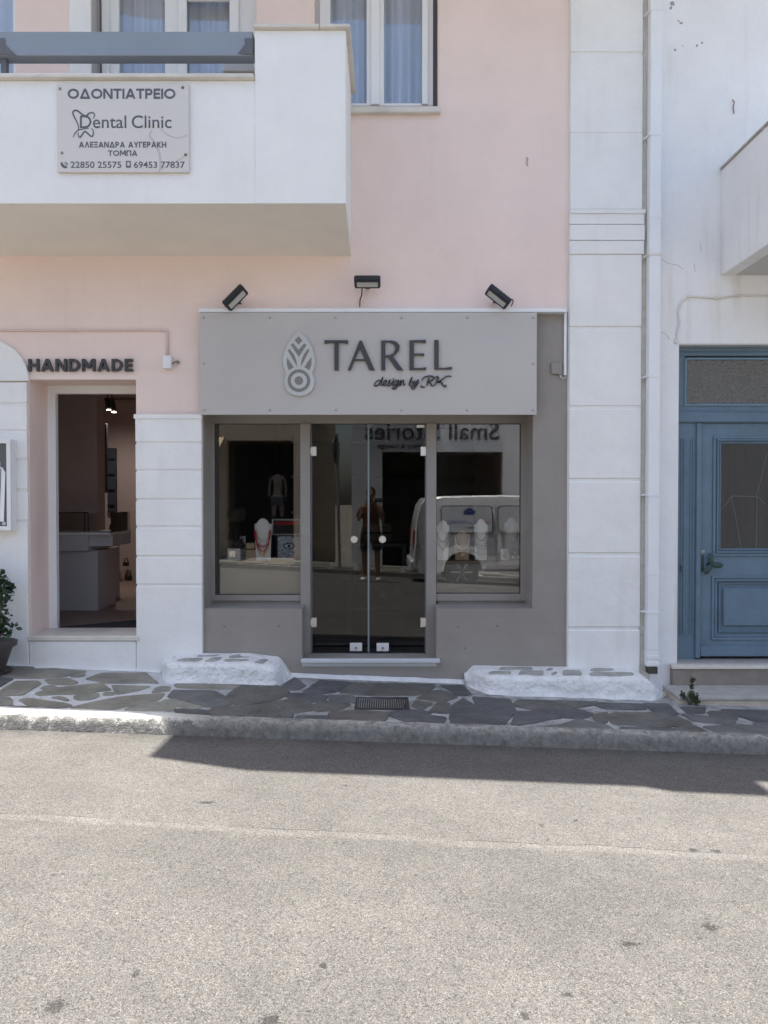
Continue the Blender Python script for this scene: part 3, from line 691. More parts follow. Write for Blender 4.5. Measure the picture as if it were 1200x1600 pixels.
# glass doors, each leaf hanging a shade out of square
def leaf(pa, pb_, hinge_right):
    x0, x1 = W(pa), W(pb_); z0, z1 = V(1020), V(662.5)
    hx = x1 if hinge_right else x0
    e = bpy.data.objects.new('glass_door', None); COL.objects.link(e); e.parent = pb; L0 = Vector((hx, YG + .03, z0)); e.location = L0 - LOC[pb.name]; LOC[e.name] = L0
    e.rotation_euler = (0, 0, R(.36))
    mb = MB(); mb.box(x0, x1, YG + .025, YG + .035, z0, z1, .001); build('pane', mb, GLASSO, e)
    GE = mat('polished_glass_edge', (.30, .36, .36), rough=.2, bump=0)
    fx = x0 if hinge_right else x1
    mb = MB(); mb.box(fx - .003, fx + .003, YG + .0235, YG + .0365, z0, z1); build('glass_edge', mb, GE, e)
    mb = MB(); ex = (x1 - .005, x1 + .006) if hinge_right else (x0 - .006, x0 + .005)
    mb.box(ex[0], ex[1], YG + .02, YG + .04, z0, z1); build('side_seal', mb, mat('grey_seal', (.16, .18, .21), rough=.4, bump=0), e)
    s = -1 if hinge_right else 1
    for py in (705, 973):
        hz = V(py); mb = MB()
        if s > 0: mb.box(hx - .005, hx + .045, YG + .008, YG + .052, hz - .042, hz + .042, .003)
        else: mb.box(hx - .045, hx + .005, YG + .008, YG + .052, hz - .042, hz + .042, .003)
        mb.box(hx - .012 * 1, hx + .012, YG + .0, YG + .007, hz - .025, hz + .025, .002); build('hinge', mb, STEEL, e)
    kx, kz = (W(553.5) if not hinge_right else W(597.5)), V(842.5)
    mb = MB(); mb.lathe([(.001, .0), (.012, .0), (.012, -.035), (.03, -.042), (.034, -.05), (.034, -.06), (.030, -.066), (.001, -.067)], (kx, YG + .024, kz), 28, 'y'); build('handle', mb, STEEL, e, smooth=40)
    lx = W(556) if not hinge_right else W(598); lz = V(1011.5)
    mb = MB(); mb.box(lx - .055, lx + .055, YG + .006, YG + .052, lz - .036, lz + .036, .003); build('lock_box', mb, mat('satin_steel_plate', (.72, .72, .71), rough=.4, metal=.2, bump=0), e)
    mb = MB(); mb.lathe([(.001, 0), (.011, 0), (.011, -.008), (.001, -.008)], (lx, YG + .0055, lz - .006), 14, 'y'); build('key_cylinder', mb, SILV, e)
    mb = MB(); mb.box(lx + .016, lx + .022, YG + .02, YG + .028, lz - .07, lz - .036); build('floor_bolt', mb, SILV, e)
leaf(486.5, 575.0, False); leaf(576.4, 665, True)
mb = MB(); mb.box(DX0 - .0, DX1 + .0, 0.0, YG + .12, DSILL - .05, Z(1022, YG), 0); mb.box(X(471, 0, 1030), X(687, 0, 1030), -.055, -.001, Z(1036, -.05), Z(1030, -.05), .005)
build('door_sill', mb, mat('bluish_marble', (.60, .62, .64), rough=.3, var=.07, vs=5, bump=.05, dirt=.1), pb)
mb = MB(); mb.box(W(651), W(663), YG + .0, YG + .022, V(668), V(664)); tag(build('closed_sign_tab', mb, WBOARD), 'small white tab at the top right corner of the right glass door leaf', 'tab')

for px, py in ((350, 979), (436, 978), (716, 979), (777, 978), (727, 1013)):
    x, z = at(px, py, 0); mb = MB(); mb.lathe([(.001, 0), (.011, 0), (.009, -.003), (.001, -.004)], (x, .0028, z), 9, 'y'); build('filler_plug', mb, mat('filler_plug_paint', (.24, .22, .2)), pb)
# window sills of the shopfront: slightly proud smooth top
# ---- main shop interior
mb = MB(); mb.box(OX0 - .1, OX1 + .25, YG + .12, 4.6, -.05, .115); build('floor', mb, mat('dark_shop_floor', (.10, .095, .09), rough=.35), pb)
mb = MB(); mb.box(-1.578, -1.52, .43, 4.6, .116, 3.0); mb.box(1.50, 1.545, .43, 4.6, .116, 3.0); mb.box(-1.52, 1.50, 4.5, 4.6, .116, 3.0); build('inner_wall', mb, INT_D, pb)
SH = mat('display_plinth_paint', (.34, .325, .295), rough=.7, var=.05)
shz = Z(876, .45)
def plinth(x0, x1, label):
    t = thing('display_plinth', label, 'display plinth', ((x0 + x1) / 2, .7, .116))
    mb = MB(); mb.box(x0, x1, .44, .95, .116, shz - .03); build('body', mb, SH, t)
    mb = MB(); mb.box(x0 - .01, x1 + .01, .425, .96, shz - .029, shz, .003); build('top', mb, mat('plinth_top', (.22, .17, .13), rough=.6, var=.2, vs=6), t)
plinth(-1.50, W(474), 'low display plinth behind the left shop window, carrying red necklaces and boxes')
plinth(W(678), 1.49, 'low display plinth behind the right shop window, carrying white necklace boards')

YI = .475
def U_(cx, z, wd, dp, y, r, m, par, n=16, name='necklace'):
    mb = MB(); pts = []
    for i in range(n + 1):
        t = math.pi * i / n; pts.append((cx - wd * math.cos(t), y - .004, z - dp * math.sin(t) ** .8))
    mb.tube(pts, r, 5); return build(name, mb, m, par)
def board(px, pyb, wpx, hpx, label, m=WBOARD, chains=(), pend=None, group='necklace boards on the display plinths', cat='necklace stand', Y=YI, headr=.48):
    x = X(px, Y); zb = shz + .001; sc_ = (Y - CAMY) / FPX; ww = wpx * sc_; hh = hpx * sc_
    t = thing('necklace_stand', label, cat, (x, Y, zb), group)
    mb = MB(); mb.prism([(x - ww * .42, zb), (x + ww * .42, zb), (x + ww * .5, zb + hh * .88), (x - ww * .5, zb + hh * .88)], Y, Y + .012, .002); mb.box(x - ww * .3, x + ww * .3, Y + .013, Y + .10, zb, zb + .01); build('board', mb, m, t)
    mb = MB(); rx, rz = ww * headr, hh * .27; b = bmesh.new(); bmesh.ops.create_uvsphere(b, u_segments=20, v_segments=12, radius=1)
    mb._add(b, Matrix.Translation((x, Y - .008, zb + hh * .74)) @ Matrix.Diagonal((rx * .92, .022, rz, 1))); build('neck_form', mb, m, t, smooth=True)
    for (dw, top, dp, r, mm) in chains: U_(x, zb + hh * top, ww * dw, hh * dp, Y - .028, r, mm, t)
    if pend:
        kind, fz, mm = pend; pz = zb + hh * fz; mb = MB()
        if kind == 'tri': mb.prism([(x - .045, pz + .035), (x + .045, pz + .035), (x, pz - .045)], Y - .04, Y - .033, .001)
        elif kind == 'disc': mb.lathe([(.001, 0), (.032, 0), (.036, -.004), (.001, -.006)], (x, Y - .032, pz), 20, 'y')
        elif kind == 'drop': mb.prism([(x, pz + .03), (x + .012, pz - .01), (x, pz - .035), (x - .012, pz - .01)], Y - .04, Y - .034, .001)
        elif kind == 'shell': mb.lathe([(.001, 0), (.015, 0), (.018, -.004), (.001, -.006)], (x, Y - .032, pz), 8, 'y')
        build('pendant', mb, mm, t)
    return t
board(411, 873, 27, 65, 'white necklace stand with layered red bead strands behind the left window', chains=((.40, .72, .50, .006, RED), (.46, .74, .42, .005, RED), (.34, .66, .30, .003, GOLD), (.38, .58, .44, .003, GOLD)), pend=('drop', .22, GOLD))
board(692, 868, 20, 62, 'white necklace stand with a dark triangle pendant, leftmost in the right window', chains=((.42, .72, .26, .003, SILV), (.46, .72, .42, .004, SILV)), pend=('tri', .35, SILV))
board(751.5, 868, 21, 64, 'white necklace stand with a large round medallion, middle of the right window', chains=((.40, .72, .24, .003, SILV), (.44, .70, .34, .003, GOLD), (.46, .68, .46, .005, SILV)), pend=('disc', .22, SILV))
board(799, 868, 21, 64, 'white necklace stand with long plain chain, rightmost in the right window', chains=((.42, .74, .36, .004, GOLD), (.48, .70, .56, .005, SILV)), Y=.70)
board(722, 868, 25, 46, 'brown kraft card bust with a thin v shaped chain in the right window', m=KRAFT, chains=((.34, .74, .50, .003, SILV), (.42, .78, .40, .003, WBOARD)), pend=('shell', .2, GOLD), Y=.5, headr=.44)
def card(px, wpx, hpx, label, m=WBOARD, Y=.5, tilt=0, text=None, pend=False, name='display_card', th=.02, cat='card', z0=None):
    x = X(px, Y); zb = (shz if z0 is None else z0) + .001; s = (Y - CAMY) / FPX; ww, hh = wpx * s, hpx * s
    t = thing(name, label, cat, (x, Y, zb)); t.rotation_euler = (0, R(tilt), 0)
    mb = MB(); mb.box(x - ww / 2, x + ww / 2, Y, Y + th, zb, zb + hh, .002); build('board', mb, m, t)
    if pend:
        mb = MB(); mb.lathe([(.001, 0), (.017, 0), (.02, -.004), (.001, -.006)], (x, Y - .002, zb + hh * .38), 14, 'y'); mb.tube([(x - .012, Y - .004, zb + hh * .95), (x, Y - .005, zb + hh * .5), (x + .012, Y - .004, zb + hh * .95)], .002, 5); build('pendant', mb, SILV, t)
    return t
card(365, 20, 18, 'white card with a dark pendant at the left of the left window', pend=True)
card(789, 12, 17, 'small white card with dark shell pendant in the right window', pend=True)
card(393, 19, 16, 'kraft paper box lying below a smaller one in the left window', m=KRAFT, th=.14, name='kraft_box', cat='box')
card(391, 13, 9, 'smaller kraft paper box stacked on the larger one in the left window', m=KRAFT, th=.1, name='kraft_box', cat='box', z0=shz + .105)
PATT = mat('dotted_pouch_cloth', (.42, .43, .45), var=.3, vs=120, bump=.1)
card(379, 9, 36, 'small speckled grey pouch standing behind the kraft boxes', m=PATT, Y=.62, name='fabric_pouch', cat='pouch')
for px, lab in ((801, 'left'), (811, 'right')):
    x = X(px, .47); t = thing('earring_holder', 'small brown earring holder, %s one of two at the right end of the right window' % lab, 'earring holder', (x, .47, shz))
    mb = MB(); mb.prism([(x - .022, shz + .001), (x + .022, shz + .001), (x + .015, shz + .12), (x - .015, shz + .12)], .47, .485, .001); build('holder', mb, mat('brown_wood_card', (.16, .09, .06)), t)
    mb = MB(); mb.prism([(x - .012, shz + .02), (x + .012, shz + .02), (x, shz + .05)], .465, .4695); build('earring', mb, WBOARD, t)
# patterned bag with an eye
tm = bpy.data.materials.new('blue_maze_cloth'); tm.use_nodes = True; N = tm.node_tree.nodes; L = tm.node_tree.links
g = N.new('ShaderNodeNewGeometry'); v = N.new('ShaderNodeTexVoronoi'); v.feature = 'DISTANCE_TO_EDGE'; v.inputs['Scale'].default_value = 75; L.new(g.outputs[0], v.inputs['Vector'])
r = N.new('ShaderNodeValToRGB'); r.color_ramp.elements[0].position = .06; r.color_ramp.elements[1].position = .16; r.color_ramp.elements[0].color = (.62, .66, .72, 1); r.color_ramp.elements[1].color = (.05, .08, .19, 1)
L.new(v.outputs['Distance'], r.inputs[0]); L.new(r.outputs[0], N['Principled BSDF'].inputs['Base Color'])
x0, x1 = X(433, .56), X(470, .56); t = thing('patterned_bag', 'blue and white patterned bag printed with an eye in the left window', 'bag', ((x0 + x1) / 2, .6, shz))
mb = MB(); mb.box(x0, x1, .56, .66, shz + .001, Z(838, .56), .012, 2); build('pouch', mb, tm, t)
cx, cz2 = (x0 + x1) / 2, Z(853, .56); mb = MB(); mb.prism([(cx + .055 * math.cos(a), cz2 + .028 * math.sin(a)) for a in [i * math.pi / 12 for i in range(24)]], .5575, .5595); build('eye_outline', mb, mat('navy_print', (.01, .015, .04), bump=0), t)
mb = MB(); mb.prism([(cx + .042 * math.cos(a), cz2 + .019 * math.sin(a)) for a in [i * math.pi / 12 for i in range(24)]], .556, .5572); build('eye_white', mb, mat('eye_print', (.5, .6, .7), bump=0), t)
mb = MB(); mb.lathe([(.001, 0), (.015, 0), (.015, -.001), (.001, -.001)], (cx, .5558, cz2), 16, 'y'); build('pupil', mb, BLACK, t)
# framed picture above it
x0, x1 = X(425, .7), X(470, .7); z0, z1 = Z(836, .7), Z(811, .7)
t = thing('framed_picture', 'framed dark picture with a red band, above the patterned bag', 'picture', ((x0 + x1) / 2, .7, z0))
mb = MB()
for q in ((x0, x1, z0, z0 + .012), (x0, x1, z1 - .012, z1), (x0, x0 + .012, z0 + .012, z1 - .012), (x1 - .012, x1, z0 + .012, z1 - .012)): mb.box(q[0], q[1], .69, .712, q[2], q[3])
build('frame', mb, LGREY, t); mb = MB(); mb.box(x0 + .012, x1 - .012, .70, .708, z0 + .012, z1 - .012); build('canvas', mb, mat('dark_canvas', (.035, .03, .03)), t)
mb = MB(); mb.prism([(x0 + .02, z1 - .06), (x0 + .03, z1 - .025), (x1 - .02, z1 - .02), (x1 - .03, z1 - .055)], .696, .699); build('red_band', mb, mat('red_paint', (.35, .02, .03), bump=0), t)
mb = MB(); mb.box(x0 + .03, x0 + .045, .713, .73, shz + .001, z1 - .02); mb.box(x1 - .045, x1 - .03, .713, .73, shz + .001, z1 - .02); build('stand', mb, BLACK, t)
# dark hat with sunglasses over leather bags
hx, hz = at(370, 806, .62); t = thing('hat_stand', 'dark wide hat on a stand at the left of the left window', 'hat stand', (hx, .62, shz))
mb = MB(); mb.tube([(hx, .62, shz + .001), (hx, .62, hz)], .01, 8); build('pole', mb, BLACK, t)
mb = MB(); mb.lathe([(.001, -.06), (.075, -.05), (.085, 0), (.08, .05), (.05, .085), (.001, .09)], (hx, .62, hz), 20)
for q in mb.bm.verts: q.co += Vector(q.co - Vector((hx, .62, hz))).normalized() * .02 * noise.noise(q.co * 14)
build('hat', mb, LEATH, t, smooth=True)
for k, (px, py, a) in enumerate(((358, 848, 14), (374, 850, -30))):
    bx_, bz = at(px, py, .6); t = thing('leather_bag', ('dark leather bag hanging straight under the hat, above the white card', 'dark leather bag hanging tilted under the hat, beside the speckled pouch')[k], 'bag', (bx_, .6, bz - .05))
    mb = MB(); mb.box(bx_ - .04, bx_ + .04, .58, .61, bz - .05, bz + .035, .008); mb.xf(Matrix.Translation((bx_, .6, bz)) @ Matrix.Rotation(R(a), 4, 'Y') @ Matrix.Translation((-bx_, -.6, -bz))); build('pouch', mb, LEATH, t)
    mb = MB(); mb.tube([(bx_ - .03, .6, bz + .03), (hx - .02 + k * .03, .6, hz - .06), (bx_ + .03, .6, bz + .03)], .005, 6); build('strap', mb, LEATH, t)
# table in the middle of the shop seen through the doors
Yt = 1.3; tx0, tx1 = X(541, Yt), X(636, Yt); tz = Z(849, Yt)
t = thing('display_table', 'low grey table standing inside the shop behind the glass doors', 'table', ((tx0 + tx1) / 2, Yt + .25, .116))
TB = mat('grey_table_paint', (.26, .26, .25), rough=.6)
mb = MB(); mb.box(tx0, tx1, Yt, Yt + .5, tz - .04, tz, .004); build('top', mb, TB, t)
mb = MB(); mb.box(tx0 + .05, tx1 - .05, Yt + .03, Yt + .47, Z(950, Yt) - .02, Z(950, Yt), .003); build('shelf', mb, TB, t)
for xx in (tx0 + .005, tx1 - .05):
    for yy in (Yt + .005, Yt + .45):
        mb = MB(); mb.box(xx, xx + .045, yy, yy + .045, .117, tz - .041, .003); build('leg', mb, TB, t)
ox, oz = at(556, 823, Yt + .1); mb = MB(); mb.prism([(ox + .085 * math.cos(a) * (1.05 if i % 2 else .98), tz + .17 + .155 * math.sin(a)) for i, a in enumerate([j * math.pi / 22 for j in range(44)])], Yt + .1, Yt + .13, .004)
o = build('woven_fan', mb, STRAW); tag(o, 'oval woven straw fan standing at the left end of the shop table', 'fan')
ox = X(590, Yt + .15); bt = thing('straw_basket', 'square straw basket with a dark band standing on the shop table', 'basket', (ox, Yt + .25, tz))
mb = MB(); mb.box(ox - .15, ox + .15, Yt + .15, Yt + .38, tz + .002, tz + .19, .012); build('body', mb, STRAW, bt)
mb = MB(); mb.box(ox - .152, ox + .152, Yt + .147, Yt + .383, tz + .09, tz + .11); build('band', mb, LEATH, bt)
ox = X(598, Yt + .2); zz = Z(950, Yt); bt = thing('round_bag', 'round dark bag lying on the lower shelf of the shop table', 'bag', (ox, Yt + .25, zz))
mb = MB(); mb.lathe([(.001, 0), (.12, 0), (.135, -.03), (.12, -.06), (.001, -.065)], (ox, Yt + .3, zz + .137), 24, 'y'); build('pouch', mb, LEATH, bt)
mb = MB(); mb.box(ox - .03, ox + .03, Yt + .222, Yt + .234, zz + .08, zz + .15, .003); build('flap', mb, LGREY, bt)
# back shelf with goods to give the dark room some depth
bs = thing('wall_shelf_unit', 'dark shelf unit against the back wall inside the main shop', 'shelf unit', (0, 4.3, .116))
mb = MB(); mb.box(-1.3, 1.3, 4.44, 4.49, .12, 2.5); build('back', mb, SH, bs)
for i in range(5):
    mb = MB(); mb.box(-1.3, 1.3, 4.15, 4.439, .3 + i * .5, .33 + i * .5); build('shelf', mb, SH, bs)

# ---- upper windows
def win(x0, x1, z0, z1, panes, name, Yw=.12, fr=.05, mull=(), surround=None):
    e = bpy.data.objects.new(name, None); COL.objects.link(e); e.parent = pb; L0 = Vector(((x0 + x1) / 2, Yw, z0)); e.location = L0 - LOC[pb.name]; LOC[e.name] = L0
    edges = sorted([x0, x1] + [q for p in panes for q in p])
    mb = MB()
    for i in range(0, len(edges), 2): mb.box(edges[i], edges[i + 1], Yw, Yw + .06, z0, z1, .004)
    build('frame', mb, ALUW, e)
    for i, (a, b) in enumerate(panes):
        mb = MB(); mb.box(a + .001, b - .001, Yw + .02, Yw + .027, z0 + .02, z1); build('pane', mb, GLASSU, e)
        mb = MB(); mb.box(a + .001, b - .001, Yw + .002, Yw + .055, z0, z0 + .02); build('rail', mb, ALUW, e)
        build('curtain', curtain(a - .03, b + .03, z0 + .01, z1, Yw + .16, seed=int(abs(a) * 100)), CURT, e)
    return e
YW = .12
win(X(500, YW), X(676, YW), Z(165, YW), 6.05, [(X(517, YW), X(573, YW)), (X(600, YW), X(659, YW))], 'window')
mb = MB(); mb.box(X(659, YW - .02) , X(668, YW), YW - .03, YW - .001, Z(165, YW), 6.05, .003); mb.box(X(580, YW), X(593, YW), YW - .025, YW - .001, Z(165, YW), 6.05, .003); build('window_stile', mb, ALUW, pb)
mb = MB(); mb.box(X(676, YW) + .002, X(684, YW) + .1, YW + .01, YW + .05, Z(165, YW), 6.05); build('window_rebate', mb, mat('dark_rebate', (.10, .10, .11)), pb)
mb = MB(); mb.box(UW[0] - .05, X(500, YW) - .002, YW, YW + .05, Z(165, YW), 6.05); build('window_rebate', mb, mat('grey_rebate', (.5, .5, .5)), pb)
mb = MB(); mb.box(X(547, -.05), X(688, -.05), -.055, YW - .001, Z(175.5, -.05), Z(166, -.05), .006); build('window_sill', mb, MARBLE, pb)
YB = .14
win(X(150, YB), X(404, YB), 3.62, 6.05, [(X(190, YB), X(261, YB)), (X(290, YB), X(363, YB))], 'balcony_door', Yw=YB)
mb = MB(); mb.box(X(283, YB), X(296, YB), YB - .03, YB - .001, 3.63, 6.0, .003); mb.box(X(283, YB) + .08, X(370, YB), YB - .03, YB - .001, Z(4, YB), Z(4, YB) + .09, .003); mb.box(X(363, YB) - .005, X(376, YB), YB - .03, YB - .001, 3.63, 6.0, .003)
mb.box(X(165, YB), X(176, YB), YB - .03, YB - .001, 3.63, 6.0, .003); build('door_stile', mb, ALUW, pb)
mb = MB(); mb.box(X(161, YB), X(164, YB), YB - .016, YB - .001, 3.63, 6.0); build('blind_rail', mb, mat('brown_rail', (.2, .16, .14)), pb)
win(X(-150, YB), X(33, YB), 3.62, 6.05, [(X(-140, YB), X(-65, YB)), (X(-50, YB), X(26, YB))], 'balcony_door', Yw=YB)
mb = MB(); mb.box(X(115), X(148), -.022, -.001, 3.60, 6.4, .003); build('door_surround', mb, WHITE, pb)
mb = MB(); mb.box(X(148) + .0005, X(148) + .006, -.0, YB - .001, 3.62, 6.05); build('reveal_lining', mb, mat('grey_rebate', (.5, .5, .5)), pb)
# rooms behind the windows so they do not look through
mb = MB(); mb.box(-8.6, XR - .31, .9, .95, 3.62, 6.2); build('upper_room_wall', mb, mat('upper_room', (.3, .3, .3)), pb)
mb = MB(); mb.box(-8.6, XR - .31, .301, .9, 3.3, 3.6); build('upper_floor', mb, mat('upper_room', (.3, .3, .3)), pb)

# ---- balcony
PY = -.9
bx1 = X(540.5, PY); bxl = XL
zft = Z(126, PY); zfb = Z(318, PY); zwb = Z(400, 0)
bal = bpy.data.objects.new('balcony', None); COL.objects.link(bal); bal.parent = pb; LOC[bal.name] = Vector((-3, PY, zfb)); bal.location = LOC[bal.name] - LOC[pb.name]
pier0 = X(400, PY)
mb = MB()
# slab with sloping soffit
b = mb.bm; S = [(PY, zfb), (-.001, zwb), (-.001, 3.6), (PY, 3.75)]
mb2 = MB(); mb2.prism([(bxl, 0), (bx1, 0), (bx1, 1), (bxl, 1)], 0, 1)
for v_ in mb2.bm.verts:
    y = PY if v_.co.y < .5 else -.001
    v_.co.z = (zfb if y == PY else zwb) if v_.co.z < .5 else (zfb + .12 if y == PY else 3.72); v_.co.y = y
build('slab', mb2, SOFF, bal)
mb = MB(); mb.box(bxl, pier0, PY - .002, PY + .14, zfb - .001, zft, .003); build('parapet', mb, BALW, bal)
mb = MB(); mb.box(pier0 + .001, bx1 + .002, PY - .008, PY + .14, zfb - .002, Z(48, PY), .004); build('pier', mb, BALW, bal)
mb = MB(); mb.box(bx1 - .13, bx1 + .003, PY + .141, -.001, zfb + .03, Z(48, PY), .004); build('side_parapet', mb, BALW, bal)
# marble copings, slightly uneven
def coping(x0, x1, y0, y1, z0, z1, nm='coping'):
    mb = MB(); n = 10
    mb.box(x0, x1, y0, y1, z0, z1, .010, 2)
    return build(nm, mb, MARBLE, bal, smooth=35)
cy0 = PY - .045
coping(pier0 - 1.95, pier0 - .003, cy0, PY + .17, zft + .001, Z(113.5, cy0)); coping(bxl, pier0 - 1.953, cy0, PY + .17, zft + .001, Z(114.5, cy0))
pz1 = Z(36, cy0); pz0 = Z(48, PY) + .001
jx = X(500, cy0)
coping(X(397.5, cy0), jx - .002, cy0, PY + .17, pz0, pz1); coping(jx, X(547.5, cy0) - .0, cy0, PY + .17, pz0, pz1)
coping(bx1 - .15, bx1 + .04, PY + .172, -.002, pz0, pz1)
mb = MB(); mb.box(X(350, -.55), X(398, -.55), -.55, -.36, Z(112, -.55), Z(98, -.55), .008); build('ledge', mb, MARBLE, bal)
# steel beam rail
rl = thing('steel_rail', 'blue grey rectangular steel handrail along the top of the balcony', 'handrail', (X(200, PY), PY + .06, zft + .1))
yb_ = PY + .02
mb = MB(); mb.box(bxl, X(397, yb_), yb_, yb_ + .11, Z(87, yb_), Z(49, yb_), .005); build('beam', mb, GALV, rl)
for px in (391, 8, -380):
    mb = MB(); x0, x1 = X(px - 6, yb_), X(px + 6, yb_); mb.box(x0, x1, yb_ - .008, yb_ - .001, Z(86, yb_), Z(60, yb_), .002)
    mb.prism([(x0 - .05, Z(84, yb_)), (x0, Z(70, yb_)), (x0, Z(86, yb_))], yb_ - .007, yb_ - .001)
    if px < 300:
        mb.prism([(x1, Z(86, yb_)), (x1, Z(70, yb_)), (x1 + .09, Z(88, yb_))], yb_ - .007, yb_ - .001)
        mb.box((x0 + x1) / 2 - .02, (x0 + x1) / 2 + .02, yb_ + .03, yb_ + .07, Z(113.5, cy0) + .001, Z(87, yb_) - .001)
    build('bracket', mb, BRACK, rl)

# ------------------------------------------------------------------ stroke lettering
def dg(a, b, c, d): return ('d', a, b, c, d)
STR = {
 'Ο': (.92, ['o']), 'Δ': (.86, [dg(.10, 0, .43, 1), dg(.76, 0, .43, 1), [(.05, .09), (.81, .09)]]), 'Ν': (.76, [[(.09, 0), (.09, 1)], dg(.11, 1, .65, 0), [(.67, 0), (.67, 1)]]),
 'Τ': (.66, [[(0, .91), (.66, .91)], [(.33, 0), (.33, .9)]]), 'Ι': (.18, [[(.09, 0), (.09, 1)]]), 'Α': (.82, [dg(.09, 0, .41, 1), dg(.73, 0, .41, 1), [(.2, .27), (.62, .27)]]),
 'Ρ': (.62, [[(.09, 0), (.09, 1)], ('p', .09, .91, .42, .46)]), 'Ε': (.54, [[(.09, 0), (.09, 1)], [(.09, .09), (.54, .09)], [(.09, .5), (.50, .5)], [(.09, .91), (.54, .91)]]),
 'Λ': (.78, [dg(.09, 0, .39, 1), dg(.69, 0, .39, 1)]), 'Ξ': (.60, [[(0, .09), (.6, .09)], [(.07, .5), (.53, .5)], [(0, .91), (.6, .91)]]), 'Υ': (.70, [dg(.08, 1, .35, .4), dg(.62, 1, .35, .4), [(.35, .42), (.35, 0)]]),
 'Γ': (.52, [[(.09, 0), (.09, 1)], [(.09, .91), (.52, .91)]]), 'Κ': (.68, [[(.09, 0), (.09, 1)], dg(.56, 1, .2, .5), dg(.2, .5, .58, 0)]), 'Η': (.72, [[(.09, 0), (.09, 1)], [(.63, 0), (.63, 1)], [(.09, .5), (.63, .5)]]),
 'Μ': (.90, [[(.09, 0), (.09, 1)], dg(.13, 1, .45, .25), dg(.77, 1, .45, .25), [(.81, 0), (.81, 1)]]), 'Π': (.70, [[(.09, 0), (.09, 1)], [(.09, .91), (.61, .91)], [(.61, 1), (.61, 0)]]),
 'D': (.74, [[(.09, 0), (.09, 1)], ('p', .09, .91, .56, .82)]), ' ': (.32, [])}
for a_, b_ in (('H', 'Η'), ('A', 'Α'), ('N', 'Ν'), ('M', 'Μ'), ('E', 'Ε')): STR[a_] = STR[b_]
def ribbon(mb, pts, w_, y0, y1):
    P = [Vector(p) for p in pts]; n = len(P); Lf, Rt = [], []
    closed = (P[0] - P[-1]).length < 1e-6
    if closed: P = P[:-1]; n -= 1
    for i in range(n):
        a = P[i - 1] if (i or closed) else None; c = P[(i + 1) % n] if (i < n - 1 or closed) else None
        d1 = (P[i] - a).normalized() if a is not None else (c - P[i]).normalized()
        d2 = (c - P[i]).normalized() if c is not None else d1
        nn = Vector((-(d1 + d2).y, (d1 + d2).x))
        if nn.length < 1e-6: nn = Vector((-d1.y, d1.x))
        nn.normalize(); k = 1 / max(.45, nn.dot(Vector((-d1.y, d1.x))))
        ww = w_[i] if isinstance(w_, list) else w_
        Lf.append(P[i] + nn * ww / 2 * k); Rt.append(P[i] - nn * ww / 2 * k)
    def vv(p, y): return mb.bm.verts.new((p.x, y, p.y))
    A = [vv(p, y0) for p in Lf]; B = [vv(p, y0) for p in Rt]; C = [vv(p, y1) for p in Lf]; D = [vv(p, y1) for p in Rt]
    m = n if closed else n - 1
    for i in range(m):
        j = (i + 1) % n
        mb.bm.faces.new((A[i], A[j], B[j], B[i])); mb.bm.faces.new((A[i], C[i], C[j], A[j])); mb.bm.faces.new((B[i], B[j], D[j], D[i]))
    if not closed: mb.bm.faces.new((A[0], B[0], D[0], C[0])); mb.bm.faces.new((A[-1], C[-1], D[-1], B[-1]))
def letters(text, x0, x1, z0, z1, yf, th, m, parent, w_=.18, gap=.12, name='letter', per=True):
    tot = sum(STR[c][0] for c in text) + gap * (len(text) - 1); H = z1 - z0; kx = (x1 - x0) / tot; x = x0; allmb = MB()
    W_ = w_ * H; wx = W_ / kx
    for c in text:
        adv, st = STR[c]; mb = MB() if per else allmb
        fx_ = (lambda a: adv / 2 + (a - adv / 2) * (adv - wx) / (adv - .18)) if adv > .2 else (lambda a: a)
        fy_ = lambda b: b if b in (0, 1) else .5 + (b - .5) * (1 - w_) / .82
        PX = lambda a: x + fx_(a) * kx
        for q, s in enumerate(st):
            dy = .0004 * (q + 1)
            if isinstance(s, tuple) and s[0] == 'd':
                _, a, b, c2, d = s; ln = math.hypot((c2 - a) * kx, (d - b) * H); h = W_ / 2 * ln / (abs(d - b) * H)
                mb.prism([(PX(a) - h, z0 + b * H), (PX(a) + h, z0 + b * H), (PX(c2) + h, z0 + d * H), (PX(c2) - h, z0 + d * H)], yf - dy, yf + th); continue
            if s == 'o':
                pts = [(x + (adv / 2 + (adv / 2 - wx / 2) * math.cos(t)) * kx, z0 + (.5 + (.5 - w_ / 2) * math.sin(t)) * H) for t in [2 * math.pi * i / 32 for i in range(33)]]; pts[-1] = pts[0]
            elif isinstance(s, tuple):
                _, px_, pt, pw, ph = s; r_ = ph / 2
                zt_ = z0 + fy_(pt) * H; zb_ = z0 + fy_(pt - ph) * H; rr_x = min(pw * .8 * kx, (zt_ - zb_) / 2); xr = PX(px_ + pw) - rr_x
                pts = [(PX(px_), zt_)] + [(xr + rr_x * math.sin(t), (zt_ + zb_) / 2 + (zt_ - zb_) / 2 * math.cos(t)) for t in [math.pi * i / 16 for i in range(17)]] + [(PX(px_), zb_)]
            else:
                ext = (lambda p: x + (p[0] * kx if p[0] in (0, adv) else fx_(p[0]) * kx))
                pts = [(ext(p), z0 + fy_(p[1]) * H) for p in s]
            ribbon(mb, pts, W_, yf - dy, yf + th)
        x += (adv + gap) * kx
        if per and c != ' ': build(name, mb, m, parent)
    if not per: return build(name, allmb, m, parent)
